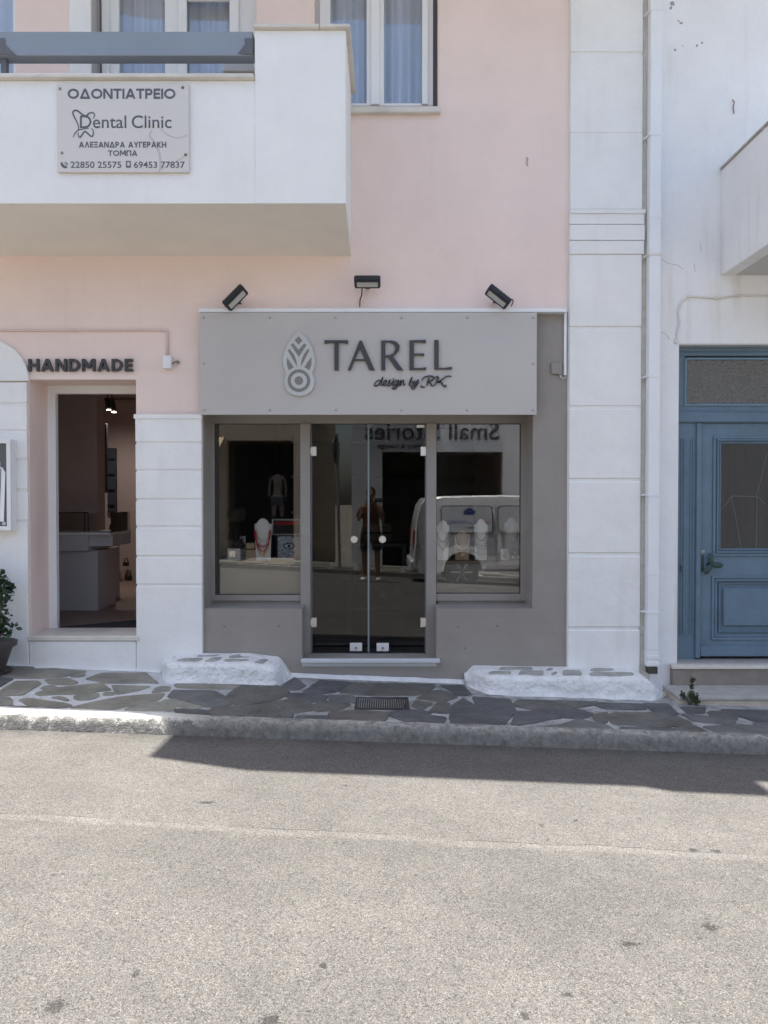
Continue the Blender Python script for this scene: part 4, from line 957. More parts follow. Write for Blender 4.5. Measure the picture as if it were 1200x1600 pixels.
def font_text(body, x0, x1, zbase, yf, m, parent, name, off=0., depth=.001, flip=False, h=None):
    c = bpy.data.curves.new('t', 'FONT'); c.body = body; c.offset = off; c.extrude = 0; c.resolution_u = 4
    o = bpy.data.objects.new('t', c); me = bpy.data.meshes.new_from_object(o); bpy.data.objects.remove(o)
    xs = [v.co.x for v in me.vertices]; k = (x1 - x0) / (max(xs) - min(xs)); xm = min(xs)
    ys = [v.co.y for v in me.vertices]; kz = k if h is None else h / (max(ys) - min(0, min(ys)) * 0)
    bm = bmesh.new(); bm.from_mesh(me); bpy.data.meshes.remove(me)
    for v in bm.verts:
        lx = (v.co.x - xm) * k
        v.co = Vector((x1 - lx if flip else x0 + lx, yf, zbase + v.co.y * kz))
    r = bmesh.ops.extrude_face_region(bm, geom=bm.faces[:])
    for v in [g_ for g_ in r['geom'] if isinstance(g_, bmesh.types.BMVert)]: v.co.y += depth if not flip else -depth
    return build(name, bm, m, parent)

# HANDMADE
YH = -.03
hs = thing('handmade_sign', 'HANDMADE in dark raised capital letters above the left shop door', 'sign', (X(126, YH), YH, Z(580, YH)))
letters('HANDMADE', X(45.5, YH), X(208, YH), Z(580, YH), Z(560.5, YH), YH, .026, DLET, hs, w_=.205, gap=.15)

# dental clinic sign
YD = PY - .025
ds = thing('dental_clinic_sign', 'beige dental clinic board with Greek lettering screwed to the balcony front', 'sign', (X(195, YD), YD, Z(269, YD)))
mb = MB(); mb.box(X(93, YD), X(297.5, YD), YD, PY - .0085, Z(269, YD), Z(131, YD), .002); build('board', mb, DSIGN, ds)
dx = lambda px: X(90 + px / 5.714, YD); dz = lambda py: Z(125 + py / 5.714, YD); yi = YD - .0015
letters('ΟΔΟΝΤΙΑΤΡΕΙΟ', dx(115), dx(1068), dz(168), dz(78), yi, .001, DINK, ds, w_=.20, gap=.07, name='heading', per=False)
letters('ΑΛΕΞΑΝΔΡΑ ΑΥΓΕΡΑΚΗ', dx(212), dx(985), dz(603), dz(552), yi, .001, DINK, ds, w_=.19, gap=.12, name='dentist_name', per=False)
letters('ΤΟΜΠΑ', dx(470), dx(728), dz(678), dz(629), yi, .001, DINK, ds, w_=.19, gap=.10, name='dentist_name', per=False)
font_text('Dental', dx(222), dx(632), dz(428), yi, DINK, ds, 'clinic_name', off=.004)
font_text('Clinic', dx(680), dx(1032), dz(428), yi, DINK, ds, 'clinic_name', off=.004)
font_text('22850 25575', dx(136), dx(585), dz(784), yi, DINK, ds, 'phone_number', off=.008, h=(dz(728) - dz(784)))
font_text('69453 77837', dx(697), dx(1148), dz(784), yi, DINK, ds, 'phone_number', off=.008, h=(dz(728) - dz(784)))
def catmull(P, n=6):
    P = [Vector(p) for p in P]; out = []
    for i in range(len(P) - 1):
        a, b, c, d = P[max(0, i - 1)], P[i], P[i + 1], P[min(len(P) - 1, i + 2)]
        for k in range(n):
            t = k / n; out.append(.5 * ((2 * b) + (c - a) * t + (2 * a - 5 * b + 4 * c - d) * t * t + (3 * b - a - 3 * c + d) * t ** 3))
    out.append(P[-1]); return out
def strokes(lst, fx, fz, yf, th, m, parent, name, w0=.01):
    mb = MB()
    for q, (pts, wd) in enumerate(lst):
        c = catmull([(fx(a), fz(b)) for a, b in pts]); n = len(c)
        ws = [wd * (.35 + .65 * math.sin(math.pi * min(1, max(0, (i + .5) / n))) ** .6) for i in range(n)]
        ribbon(mb, [(p.x, p.y) for p in c], ws, yf - .0003 * (q + 1), yf + th)
    return build(name, mb, m, parent)
U = .0008
strokes([([(205, 455), (208, 410), (180, 345), (160, 300), (170, 275), (200, 275), (240, 305), (275, 322), (300, 300), (335, 292), (352, 312), (340, 345)], 15 * U),
         ([(205, 470), (208, 500), (222, 512), (240, 490), (265, 460), (290, 478), (318, 502), (335, 498), (340, 460), (325, 430)], 14 * U),
         ([(162, 512), (175, 480), (205, 450), (250, 438), (300, 430)], 9 * U), ([(250, 320), (275, 318), (300, 312)], 8 * U)], dx, dz, yi, .001, DINK, ds, 'tooth_logo')
strokes([([(860, 440), (840, 500), (880, 560), (925, 660), (930, 790), (915, 822)], 22 * U), ([(930, 430), (1000, 490), (1090, 518), (1175, 490)], 14 * U), ([(930, 800), (1050, 740), (1175, 660)], 12 * U)], dx, dz, yi + .0012, .0002, FAINT, ds, 'faint_tooth_print')
strokes([([(58, 735), (60, 755), (80, 775), (105, 780)], 24 * U), ([(84, 745), (95, 750), (98, 765)], 6 * U), ([(85, 733), (104, 742), (108, 762)], 6 * U)], dx, dz, yi, .001, DINK, ds, 'handset_icon')
mb = MB(); ribbon(mb, [(dx(632), dz(728)), (dx(665), dz(728)), (dx(665), dz(778)), (dx(632), dz(778)), (dx(632), dz(728))], 8 * U * 1.3, yi, yi + .001); mb.box(dx(632), dx(665), yi - .0005, yi + .001, dz(778), dz(766)); build('mobile_icon', mb, DINK, ds)
for px, py in ((47, 78), (1133, 68), (60, 650), (1156, 668)):
    mb = MB(); mb.lathe([(.001, 0), (.011, 0), (.009, -.005), (.001, -.007)], (dx(px), YD - .001, dz(py)), 10, 'y'); build('screw', mb, SILV if px < 1100 else RUST, ds)

# main sign
YS = -.085
sg = thing('shop_sign', 'long grey shop sign board reading TAREL design by RK over the glazed shopfront', 'sign', (X(575, YS), YS, Z(648, YS)))
sx0, sx1, sz0, sz1 = X(313.5, YS), X(838, YS), Z(648, YS), Z(488, YS)
mb = MB(); mb.box(sx0, sx1, YS, YS + .02, sz0, sz1, .0015); build('board', mb, SIGNB, sg)
mb = MB(); mb.box(sx0 + .03, sx1 - .03, YS + .0205, .001, sz1 - .09, sz1 - .05); mb.box(sx0 + .03, sx1 - .03, YS + .0205, .001, sz0 + .05, sz0 + .09); build('batten', mb, TAUPE, sg)
scr = None
spots = [(sx0 + .03 + (sx1 - sx0 - .06) * i / 5, z_) for i in range(6) for z_ in (sz1 - .045, sz0 + .04)] + [(sx0 + .03, (sz0 + sz1) / 2), (sx1 - .03, (sz0 + sz1) / 2)]
for x, z in spots:
    if scr is None:
        mb = MB(); mb.lathe([(.001, 0), (.012, 0), (.010, -.006), (.001, -.008)], (x, YS - .0005, z), 12, 'y'); scr = build('screw', mb, mat('screw_grey', (.42, .395, .37), rough=.5), sg, origin=(x, YS, z))
    else: place(scr, sg, (x, YS, z))
# carved fir-cone logo: light board with recessed openings
lx = lambda px: X(430 + px / 4.138, YS - .02); lz = lambda py: Z(505 + py / 4.138, YS - .02)
def lpoly(mb, pts, y0, y1, bev=0): mb.prism([(lx(a), lz(b)) for a, b in pts], y0, y1, bev)
outl = catmull([(153, 60), (190, 85), (235, 150), (257, 225), (255, 280), (240, 322), (255, 370), (240, 430), (200, 462), (157, 470), (110, 460), (72, 430), (60, 375), (72, 322), (55, 280), (52, 225), (75, 150), (118, 85), (153, 60)], 5)[:-1]
LOGOD = mat('logo_recess', (.215, .205, .195), rough=.5)
mb = MB(); lpoly(mb, [(p.x, p.y) for p in outl], YS - .022, YS - .001, .0015); build('logo_board', mb, LGREY, sg)
rec = [[(153, 85), (178, 112), (153, 140), (128, 112)],
       [(103, 140), (118, 128), (153, 172), (190, 130), (204, 142), (155, 218)],
       [(82, 172), (95, 168), (125, 205), (140, 245), (143, 280), (120, 240)], [(224, 172), (212, 168), (185, 205), (171, 245), (168, 278), (192, 238)],
       [(77, 220), (98, 250), (122, 285), (90, 305), (78, 270)], [(236, 218), (212, 250), (190, 285), (222, 305), (236, 268)]]
for pts in rec:
    mb = MB(); lpoly(mb, pts, YS - .0236, YS - .0222); build('logo_recess', mb, LOGOD, sg)
cx_, cz_ = 155, 372
def circ(mb, r, y0, y1): lpoly(mb, [(cx_ + r * math.cos(t), cz_ + r * math.sin(t)) for t in [2 * math.pi * i / 40 for i in range(40)]], y0, y1)
mb = MB(); circ(mb, 73, YS - .0236, YS - .0222); build('logo_recess', mb, LOGOD, sg)
mb = MB(); circ(mb, 52, YS - .0262, YS - .0238); build('logo_ring', mb, LGREY, sg)
mb = MB(); circ(mb, 28, YS - .0274, YS - .0264); build('logo_recess', mb, LOGOD, sg)
# TAREL
yl_ = YS - .022
def letpoly(polys):
    mb = MB()
    for q, p in enumerate(polys): mb.prism([(lx(a), lz(b)) for a, b in p], yl_ - .0005 * q, YS - .001)
    build('letter', mb, DLET, sg)
letpoly([[(383, 128), (412, 128), (410, 304), (384, 304)], [(319, 110), (472, 110), (471, 132), (435, 126), (355, 126), (320, 132)]])
letpoly([[(546, 112), (560, 112), (644, 303), (610, 303), (548, 160), (488, 303), (470, 303)], [(512, 232), (588, 232), (590, 241), (509, 241)]])
letpoly([[(685, 112), (712, 112), (712, 303), (686, 303)],
         [(700, 112), (755, 112), (785, 120), (805, 145), (800, 175), (780, 200), (745, 216), (700, 218), (700, 209), (740, 206), (765, 192), (776, 168), (772, 142), (755, 126), (730, 121), (700, 121)],
         [(728, 216), (760, 211), (827, 303), (788, 303)]])
letpoly([[(868, 110), (896, 110), (896, 301), (868, 301)], [(880, 110), (974, 108), (972, 127), (930, 122), (880, 122)], [(880, 197), (963, 195), (962, 210), (925, 207), (880, 207)], [(880, 301), (880, 290), (940, 290), (976, 284), (974, 301)]])
letpoly([[(1028, 108), (1056, 108), (1056, 298), (1028, 298)], [(1040, 298), (1040, 288), (1100, 288), (1142, 281), (1140, 298)]])
W1 = 9 / 4.138 * .0055
strokes([([(690, 372), (665, 368), (642, 392), (648, 404), (668, 396), (690, 365), (694, 352), (684, 398), (694, 400)], W1), ([(694, 398), (714, 386), (722, 374), (712, 368), (698, 386), (706, 402), (728, 394)], W1),
         ([(728, 394), (742, 368), (736, 378), (748, 392), (736, 404), (724, 400)], W1), ([(748, 398), (764, 370), (758, 398), (770, 396)], W1), ([(766, 358), (768, 354)], W1),
         ([(800, 372), (782, 368), (770, 390), (780, 400), (798, 372), (788, 410), (772, 424), (758, 418), (780, 404), (800, 394)], W1), ([(800, 396), (812, 370), (808, 400), (818, 378), (830, 370), (830, 398), (842, 390)], W1),
         ([(864, 396), (876, 362), (884, 352), (868, 392), (876, 402), (890, 394), (890, 376), (876, 382)], W1), ([(890, 384), (902, 372), (898, 394), (914, 378), (924, 368), (908, 410), (892, 424), (882, 414), (908, 400), (934, 380)], W1),
         ([(978, 404), (992, 360), (998, 352)], W1 * 1.2), ([(950, 372), (960, 350), (1000, 340), (1026, 350), (1012, 370), (984, 376), (1002, 384), (1014, 404), (1030, 396)], W1 * 1.1), ([(942, 400), (948, 412), (968, 410)], W1),
         ([(1034, 400), (1050, 360), (1060, 350)], W1 * 1.2), ([(1032, 352), (1046, 344), (1058, 352)], W1), ([(1140, 342), (1104, 344), (1062, 376), (1052, 378), (1072, 380), (1088, 404), (1104, 408), (1100, 396)], W1 * 1.1)],
        lx, lz, YS - .012, .011, DLET, sg, 'script_lettering')
# white cable duct over the sign and down its right side
cd = thing('cable_duct', 'white cable duct running along the top of the shop sign and down its right side', 'cable duct', (X(600, -.03), -.03, Z(487, -.03)))
mb = MB(); mb.box(X(312, -.09), X(884, -.09), -.09, -.001, Z(487.3, -.09), Z(481.5, -.09), .002); build('top_run', mb, PIPEW, cd)
mb = MB(); mb.box(X(880.5, -.02), X(884.5, -.02), -.02, .002, Z(586, -.02), Z(487.5, -.02) , .002); build('drop', mb, PIPEW, cd)
mb = MB(); mb.tube([(X(882.5), -.01, Z(585)), (X(882.5), -.012, Z(590)), (X(879), -.014, Z(592)), (X(875), -.012, Z(590)), (X(873.5), -.008, Z(585))], .004, 8); build('cable_loop', mb, CABLEW, cd, smooth=True)
jb = MB(); jb.box(X(860), X(877), -.02, .001, Z(585), Z(567), .006, 2)
tag(build('junction_box', jb, TAUPE), 'small square taupe painted junction box on the taupe wall right of the sign', 'junction box')

# floodlights
def flood(px, py, ang, cable, label, kind=0):
    x, z = at(px, py, -.16); t = thing('floodlight', label, 'floodlight', (x, -.16, z), 'black floodlights above the shop sign')
    M_ = Matrix.Translation((x, -.16, z)) @ Matrix.Rotation(R(ang), 4, 'Y') @ Matrix.Rotation(R(72), 4, 'X')
    a, b_ = .110, .058
    mb = MB(); mb.box(-a, a, -.018, .03, -b_, b_, .010, 2)
    for i in range(7): mb.box(-a * .8 + i * a * .26 - .003, -a * .8 + i * a * .26 + .003, .03, .038, -b_ * .8, b_ * .8)
    mb.xf(M_); build('housing', mb, BLACK, t)
    mb = MB()
    for q in ((-a + .008, a - .008, -b_ + .008, -b_ + .018), (-a + .008, a - .008, b_ - .022, b_ - .008), (-a + .008, -a + .02, -b_ + .018, b_ - .022), (a - .02, a - .008, -b_ + .018, b_ - .022)): mb.box(q[0], q[1], -.026, -.0185, q[2], q[3])
    mb.xf(M_); build('bezel', mb, BLACK, t)
    mb = MB(); mb.box(-a + .022, a - .022, -.0225, -.019, -b_ + .02, b_ - .03); mb.xf(M_); build('lens', mb, mat('floodlight_lens', (.52, .52, .50), rough=.25, bump=.1, bs=200), t)
    mb = MB(); mb.box(-a * .7, a * .7, .051, .055, -.015, .015); mb.xf(M_); mb.box(x - .02, x + .02, -.12, -.002, z - .012, z + .0, .002); build('bracket', mb, BLACK, t)
    mb = MB(); mb.tube(catmull([Vector((X(p), -.03, Z(q))) for p, q in cable], 4), .005, 6); build('cable', mb, BLACK, t)
flood(368, 465.5, -45, [(360, 468), (355, 473), (354, 481)], 'leftmost black floodlight, tilted with its right end up')
flood(574, 441, 0, [(566, 452), (565.5, 462), (563, 470), (562.5, 481)], 'middle black floodlight, mounted level with a cable hanging down')
flood(778, 464, 38, [(793, 470), (798, 469), (800, 473), (797, 480)], 'rightmost black floodlight, tilted with its left end up')

# conduit with box on the left wall
cn = thing('wall_conduit', 'thin pink painted conduit running along the wall above the HANDMADE letters', 'conduit', (X(130), -.02, Z(516)))
mb = MB(); mb.tube([(XL, -.012, Z(517)), (X(120), -.012, Z(516.5)), (X(261), -.012, Z(516)), (X(263), -.012, Z(517.5)), (X(263), -.012, Z(555))], .010, 8); build('pipe', mb, CABLEP, cn, smooth=True)
for px in (118, 250):
    mb = MB(); mb.box(X(px), X(px + 3), -.026, -.001, Z(518.5), Z(513.5)); build('clip', mb, CABLEP, cn)
sb = thing('sensor_box', 'small white box with a metal hook at the end of the pink conduit', 'box', (X(263), -.04, Z(576)))
mb = MB(); mb.box(X(255, -.06), X(268.5, -.06), -.065, -.001, Z(575.5, -.06), Z(555.5, -.06), .004); build('housing', mb, ALUW, sb)
mb = MB(); mb.tube([(X(269), -.03, Z(566)), (X(273), -.03, Z(569)), (X(276), -.03, Z(566)), (X(280), -.02, Z(567))], .007, 6); mb.lathe([(.001, 0), (.014, 0), (.014, -.02), (.001, -.02)], (X(279.5), -.002, Z(566)), 10, 'y'); build('hook', mb, SILV, sb)

# display case on the far-left wall
YC = -.13
dc = thing('wall_display_case', 'white framed wall display case with jewellery on white boards at the left edge', 'display case', (X(-10, YC), -.07, Z(828, YC)))
cx0, cx1, cz0, cz1 = X(-80, YC), X(17.5, YC, 757), Z(829, YC), Z(686, YC)
mb = MB(); mb.box(cx0, cx1 + .003, YC + .02, -.037, cz0 + .002, cz1 - .002, .003); build('body', mb, ALUW, dc)
mb = MB(); f = .036
mb.box(cx0, cx1, YC - .01, YC + .019, cz0, cz0 + f, .003); mb.box(cx0, cx1, YC - .01, YC + .019, cz1 - f, cz1, .003); mb.box(cx0, cx0 + f, YC - .01, YC + .019, cz0 + f, cz1 - f, .003); mb.box(cx1 - f, cx1, YC - .01, YC + .019, cz0 + f, cz1 - f, .003); build('frame', mb, ALUW, dc)
mb = MB(); mb.box(cx0 + f, cx1 - f, YC + .012, YC + .019, cz0 + f, cz1 - f); build('backing', mb, mat('case_photo_grey', (.12, .12, .125), rough=.4), dc)
for (a, b2, c2, d2, e2) in ((-30, -2, 722, 818, 0), (-1, 6, 730, 815, 8)):
    mb = MB(); mb.prism([(X(a, YC), Z(d2, YC)), (X(b2 - 1, YC), Z(d2, YC)), (X(b2 + 2, YC), Z(c2 + e2, YC)), (X(b2 - 3, YC), Z(c2, YC)), (X(a, YC), Z(c2, YC))], YC + .004, YC + .011, .001); build('necklace_board', mb, WBOARD, dc)
mb = MB(); mb.tube([(X(1, YC), YC + .002, Z(732, YC)), (X(0, YC), YC + .002, Z(760, YC)), (X(-2, YC), YC + .002, Z(790, YC))], .006, 6); build('chain', mb, SILV, dc)
mb = MB(); mb.lathe([(.001, 0), (.016, 0), (.016, -.003), (.001, -.003)], (X(6, YC), YC - .0005, Z(818, YC)), 14, 'y'); build('sticker', mb, LGREY, dc)

# ------------------------------------------------------------------ limewashed step blocks against the wall
def lump(name, label, px0, px1, hfun, dfun, seed, stones):
    n = 70; mb = MB(); rows = []
    xa, xb = X(px0, -.33), X(px1, -.33)
    for i in range(n + 1):
        t = i / n; x = xa + (xb - xa) * t; h = hfun(t); d = dfun(t)
        nn = lambda a, b: noise.noise(Vector((x * a + seed, b, seed)))
        zt = max(h, zpave(x, -.3) + .002); zb = zpave(x, -d) - .02; r_ = min(.045, (zt - zb) * .45)
        zt += .010 * nn(2.6, 7); d += .022 * nn(2.2, 17) + .012 * nn(7, 27)
        prof = [(0.0, zt + .012), (-d * .35, zt + .006 + .006 * nn(8, 1)), (-d + r_ * 1.3, zt + .008 * nn(9, 2)), (-d + r_ * .45, zt - r_ * (.16 + .2 * nn(5, 4))), (-d + r_ * .1, zt - r_ * .5), (-d, zt - r_)]
        for q in (.25, .5, .75, .92, 1.0): prof.append((-d - .025 * q ** 3 - .04 * max(0, q - .75) + .016 * nn(4, 3 + q * 2) + .004 * nn(12, 9 + q * 3), (zt - r_) * (1 - q) + zb * q))
        rows.append([mb.bm.verts.new((x, y, z)) for y, z in prof])
    for A, B in zip(rows, rows[1:]):
        for k in range(len(A) - 1): mb.bm.faces.new((A[k], A[k + 1], B[k + 1], B[k]))
    mb.bm.faces.new(rows[0]); mb.bm.faces.new(rows[-1])
    t_ = thing(name, label, 'step block', ((xa + xb) / 2, -.2, zpave((xa + xb) / 2, -.2)), 'limewashed step blocks along the wall')
    build('masonry', mb, WASH, t_, smooth=True)
    rr = random.Random(seed)
    for (a, b, y0, y1) in stones:
        x0, x1 = X(a, -.2), X(b, -.2); tt0 = hfun((x0 - xa) / (xb - xa))
        def zf(x, y): return hfun(min(1, max(0, (x - xa) / (xb - xa))))
        pts = [Vector((x0, y0)), Vector((x1 - .03, y0 + .01)), Vector((x1, y1)), Vector((x0 + .05, y1))]
        m2 = MB(); m2.slab(chaikin(pts, .010, rr), .011, .022, zf, .002); build('flagstone', m2, WSLATE, t_)
WSLATE = mat('limewashed_slate', (.37, .37, .34), var=.25, vs=8, bump=.5, bs=50, dirt=.6, dcol=(.60, .60, .58))
def sm(a, b, t): t = min(1, max(0, (t - a) / (b - a))); return t * t * (3 - 2 * t)
h1 = Z(1039, -.36)
lump('step_block', 'short rough white step block under the left shop window', 238, 458, lambda t: h1 + .012 - .05 * (1 - sm(0, .10, t)) * 1 - .03 * sm(.6, .85, t) - .19 * sm(.84, 1.0, t), lambda t: .36 * (.25 + .75 * sm(0, .13, t) ** .6) * (.25 + .75 * (1 - sm(.86, 1.0, t))), 3.3,
     [(276, 318, -.30, -.19), (322, 346, -.31, -.15), (349, 392, -.29, -.22), (398, 418, -.30, -.12), (300, 340, -.13, -.03), (352, 392, -.17, -.04), (262, 290, -.14, -.04)])
h2 = Z(1060, -.36)
lump('step_block', 'long rough white step block reaching from the shop wall to the blue door steps', 732, 1068, lambda t: h2 + .012 - .022 * (t - .3) - .07 * (1 - sm(0, .05, t)) - .21 * sm(.80, 1.0, t), lambda t: .36 * (.25 + .75 * sm(0, .11, t) ** .6) * (.30 + .70 * (1 - sm(.86, 1.0, t))), 8.1,
     [(760, 800, -.30, -.20), (806, 852, -.31, -.16), (858, 872, -.28, -.2), (876, 912, -.30, -.12), (916, 992, -.30, -.19), (780, 840, -.14, -.03), (925, 970, -.14, -.04), (855, 872, -.15, -.05)])
# limewash fillet where the wall meets the pavement
mb = MB(); rows = []
for i in range(241):
    x = -9 + 12 * i / 240; z = zpave(x, 0); k = .025 + .008 * noise.noise(Vector((x * 6, 2, 0)))
    rows.append([mb.bm.verts.new(p) for p in ((x, -.002, z + k), (x, -.03 - .01 * noise.noise(Vector((x * 7, 5, 1))), z + .012), (x, -.075 - .02 * noise.noise(Vector((x * 5, 8, 1))), z + .001))])
for A, B in zip(rows, rows[1:]):
    for k in range(2): mb.bm.faces.new((A[k], A[k + 1], B[k + 1], B[k]))
struct(build('limewash_fillet', mb, WASH, smooth=True))

# ------------------------------------------------------------------ WHITE BUILDING ON THE RIGHT
wb = thing('white_building', 'white rendered building with a blue wooden door and a slanting view of its balcony', 'building', (5, 0, 0))
WX0 = X(1016)
DO = (X(1059, 0, 800), 5.05, Z(1037), Z(537))
build('wall', wall_cells(WX0 + .0, 9, -.9, 7.4, -.004, .3, [DO]), WHITE2, wb)
mb = MB(); mb.box(WX0, WX0 + .3, .3, 7, -.9, 7.4); mb.box(8.7, 9, .3, 7, -.9, 7.4); mb.box(WX0, 9, 7, 7.3, -.9, 7.4); build('outer_wall', mb, WHITE2, wb)
mb = MB(); mb.box(WX0, 9, -.05, 7.3, 7.4, 7.55); build('roof', mb, WHITE2, wb)
mb = MB(); mb.box(X(1000) + .006, WX0 - .001, -.003, .28, -.6, 7.4, .004); build('joint', mb, GAPW, wb)
# balcony
BXL = 2.872; BP = -1.25
bb = bpy.data.objects.new('balcony', None); COL.objects.link(bb); bb.parent = wb; LOC[bb.name] = Vector((3.5, -.6, 3.4)); bb.location = LOC[bb.name] - LOC[wb.name]
zb0, zb1 = Z(431), Z(266)
mb = MB(); mb.box(BXL, BXL + .12, BP, -.0045, zb0, zb1, .004); mb.box(BXL + .121, 8, BP, BP + .12, zb0, zb1, .004); build('parapet', mb, WHITE2, bb)
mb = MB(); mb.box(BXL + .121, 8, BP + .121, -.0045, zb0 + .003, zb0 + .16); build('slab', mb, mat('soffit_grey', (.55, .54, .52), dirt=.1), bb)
mb = MB(); mb.box(BXL - .015, BXL + .14, BP - .015, -.0046, zb1 + .001, zb1 + .02, .003); mb.box(BXL + .141, 8, BP - .015, BP + .14, zb1 + .001, zb1 + .02, .003); build('coping', mb, mat('stained_coping', (.42, .38, .34), var=.3, vs=12, dirt=.5), bb)
# door
YDr = .10
dr = bpy.data.objects.new('blue_door', None); COL.objects.link(dr); dr.parent = wb; L0 = Vector((X(1150, YDr), YDr, Z(1030, YDr))); LOC[dr.name] = L0; dr.location = L0 - LOC[wb.name]
def D(px): return X(px, YDr, 800)
def Q(py): return Z(py, YDr)
DR = 4.9; x_l = DO[0] - .02
mb = MB()
mb.box(x_l, DR + .2, YDr, YDr + .1, Q(556), Q(535), .003)                        # head
mb.box(x_l, D(1088), YDr + .004, YDr + .1, Q(1030), Q(661), .002)
mb.box(x_l, D(1088), YDr + .0055, YDr + .1, Q(661) + .001, Q(634), .0)
mb.box(x_l, D(1069.5), YDr + .004, YDr + .1, Q(634) + .001, Q(556) - .001, .002)
mb.box(D(1088) + .001, DR, YDr + .006, YDr + .1, Q(661), Q(634), .002)
mb.box(DR + .001, DR + .2, YDr + .004, YDr + .1, Q(1030), Q(556) - .001, .002)
build('frame', mb, BLUE, dr)
mb = MB(); mb.box(x_l, DR + .1, YDr - .022, YDr - .001, Q(660), Q(644), .006); mb.box(x_l, DR + .15, YDr - .02, YDr - .001, Q(550), Q(541), .005); build('transom_bar', mb, BLUE, dr)
mb = MB(); mb.box(D(1087), D(1094.5), YDr - .018, YDr + .003, Q(1028), Q(661) - .002, .005); build('cover_strip', mb, BLUE, dr)
for px in (1063.5, 1067.5, 1078, 1082):                                            # fluting on the jamb
    mb = MB(); mb.box(D(px), D(px + 2.2), YDr - .004, YDr + .0035, Q(992), Q(686), .0018); build('reed', mb, BLUE, dr)
mb = MB(); mb.box(D(1068), D(1071) , YDr - .006, YDr - .001 + .005, Q(634), Q(560), .001); mb.box(D(1071), DR, YDr - .006, YDr + .005, Q(634) , Q(631), .001); mb.box(D(1071), DR, YDr - .006, YDr + .005, Q(562), Q(559), .001); build('transom_bead', mb, mat('pale_blue_bead', (.17, .26, .33)), dr)
og = mat('obscured_glass', (.12, .115, .105), rough=.18, spec=.8, var=.25, vs=60, bump=0)
N = og.node_tree.nodes; L = og.node_tree.links; g = N.new('ShaderNodeNewGeometry'); v = N.new('ShaderNodeTexVoronoi'); v.inputs['Scale'].default_value = 62; L.new(g.outputs[0], v.inputs['Vector'])
bp = N.new('ShaderNodeBump'); bp.inputs['Strength'].default_value = .9; bp.inputs['Distance'].default_value = .01; L.new(v.outputs['Distance'], bp.inputs['Height']); L.new(bp.outputs[0], N['Principled BSDF'].inputs['Normal'])
mb = MB(); mb.box(D(1071), DR, YDr + .006, YDr + .014, Q(631), Q(562)); build('transom_glass', mb, og, dr)
mb = MB(); mb.box(D(1071), DR, YDr + .03, YDr + .05, Q(640), Q(550)); build('transom_backing', mb, INT_D, dr)
LX1 = 4.5
mb = MB(); yl2 = YDr + .012
build('leaf', wall_cells(D(1094.5), LX1, Q(1026), Q(661) - .003, yl2, YDr + .05, [(D(1127), D(1300), Q(857), Q(693)), (D(1120), D(1310), Q(995), Q(905))]), BLUE, dr)
def mould(x0, x1, z0, z1, wd, yf, yb):
    mb = MB(); mb.box(x0, x1, yf, yb, z0, z0 + wd, .003); mb.box(x0, x1, yf, yb, z1 - wd, z1, .003); mb.box(x0, x0 + wd, yf, yb, z0 + wd + .0005, z1 - wd - .0005, .003); mb.box(x1 - wd, x1, yf, yb, z0 + wd + .0005, z1 - wd - .0005, .003)
    build('moulding', mb, BLUE, dr)
mould(D(1114), D(1313), Q(869), Q(681), .026, yl2 - .014, yl2 - .0005); mould(D(1119.5), D(1307), Q(864), Q(686), .016, yl2 - .024, yl2 - .0145 + .008); mould(D(1124), D(1303), Q(860), Q(690), .014, yl2 - .008, yl2 + .02)
mould(D(1113), D(1314), Q(1000), Q(900), .02, yl2 - .014, yl2 - .0005); mould(D(1119), D(1309), Q(995), Q(905), .018, yl2 - .007, yl2 + .02); mould(D(1125), D(1303), Q(988), Q(911), .012, yl2 + .004, yl2 + .024)
mb = MB(); mb.box(D(1119), D(1310), YDr + .034, YDr + .04, Q(995), Q(905)); build('lower_panel', mb, BLUE, dr)
mb = MB(); mb.box(D(1132), D(1296), YDr + .006, YDr + .033, Q(979), Q(919), .012); build('raised_panel', mb, BLUE, dr)
mb = MB(); mb.box(D(1095), LX1, yl2 - .02, yl2 - .0005, Q(1025.5), Q(1009), .005); build('kick_board', mb, BLUE, dr)
mb = MB(); mb.box(D(1127), D(1300), YDr + .03, YDr + .036, Q(857), Q(693)); build('pane', mb, GLASSO, dr)
build('curtain', curtain(D(1120), D(1305), Q(865), Q(685), YDr + .10, amp=.012, wl=.11, seed=4), DCURT, dr)
for (a, b, c2, d2) in ((1145, 775, 1184, 775.5), (1145, 775, 1131, 795), (1145, 775, 1160, 856), (1184, 775, 1200, 708), (1184, 775, 1198, 788), (1184.5, 775, 1184, 857)):
    mb = MB(); mb.tube([(D(a), YDr + .028, Q(b)), ((D(a) + D(c2)) / 2 + .004, YDr + .028, (Q(b) + Q(d2)) / 2), (D(c2), YDr + .028, Q(d2))], .0016, 4); build('glass_thread', mb, mat('pale_thread', (.22, .21, .20)), dr)
BRZ = mat('green_bronze', (.045, .075, .07), rough=.45, metal=.3, bump=.3, dirt=.2)
hx, hz = D(1103), Q(882)
mb = MB()
for a in (100, -5, 235):
    t_ = R(a); b = bmesh.new(); bmesh.ops.create_uvsphere(b, u_segments=14, v_segments=8, radius=1)
    mb._add(b, Matrix.Translation((hx + .035 + .052 * math.cos(t_), yl2 - .05, hz + .002 + .052 * math.sin(t_))) @ Matrix.Rotation(-t_, 4, 'Y') @ Matrix.Diagonal((.052, .012, .024, 1)))
mb.tube([(hx + .03, yl2 - .001, hz), (hx + .035, yl2 - .055, hz)], .014, 10); build('handle', mb, BRZ, dr, smooth=True)
mb = MB(); mb.box(D(1095.5), D(1101), yl2 - .004, yl2 - .0005, Q(893), Q(868), .001); build('lock_plate', mb, BRZ, dr)
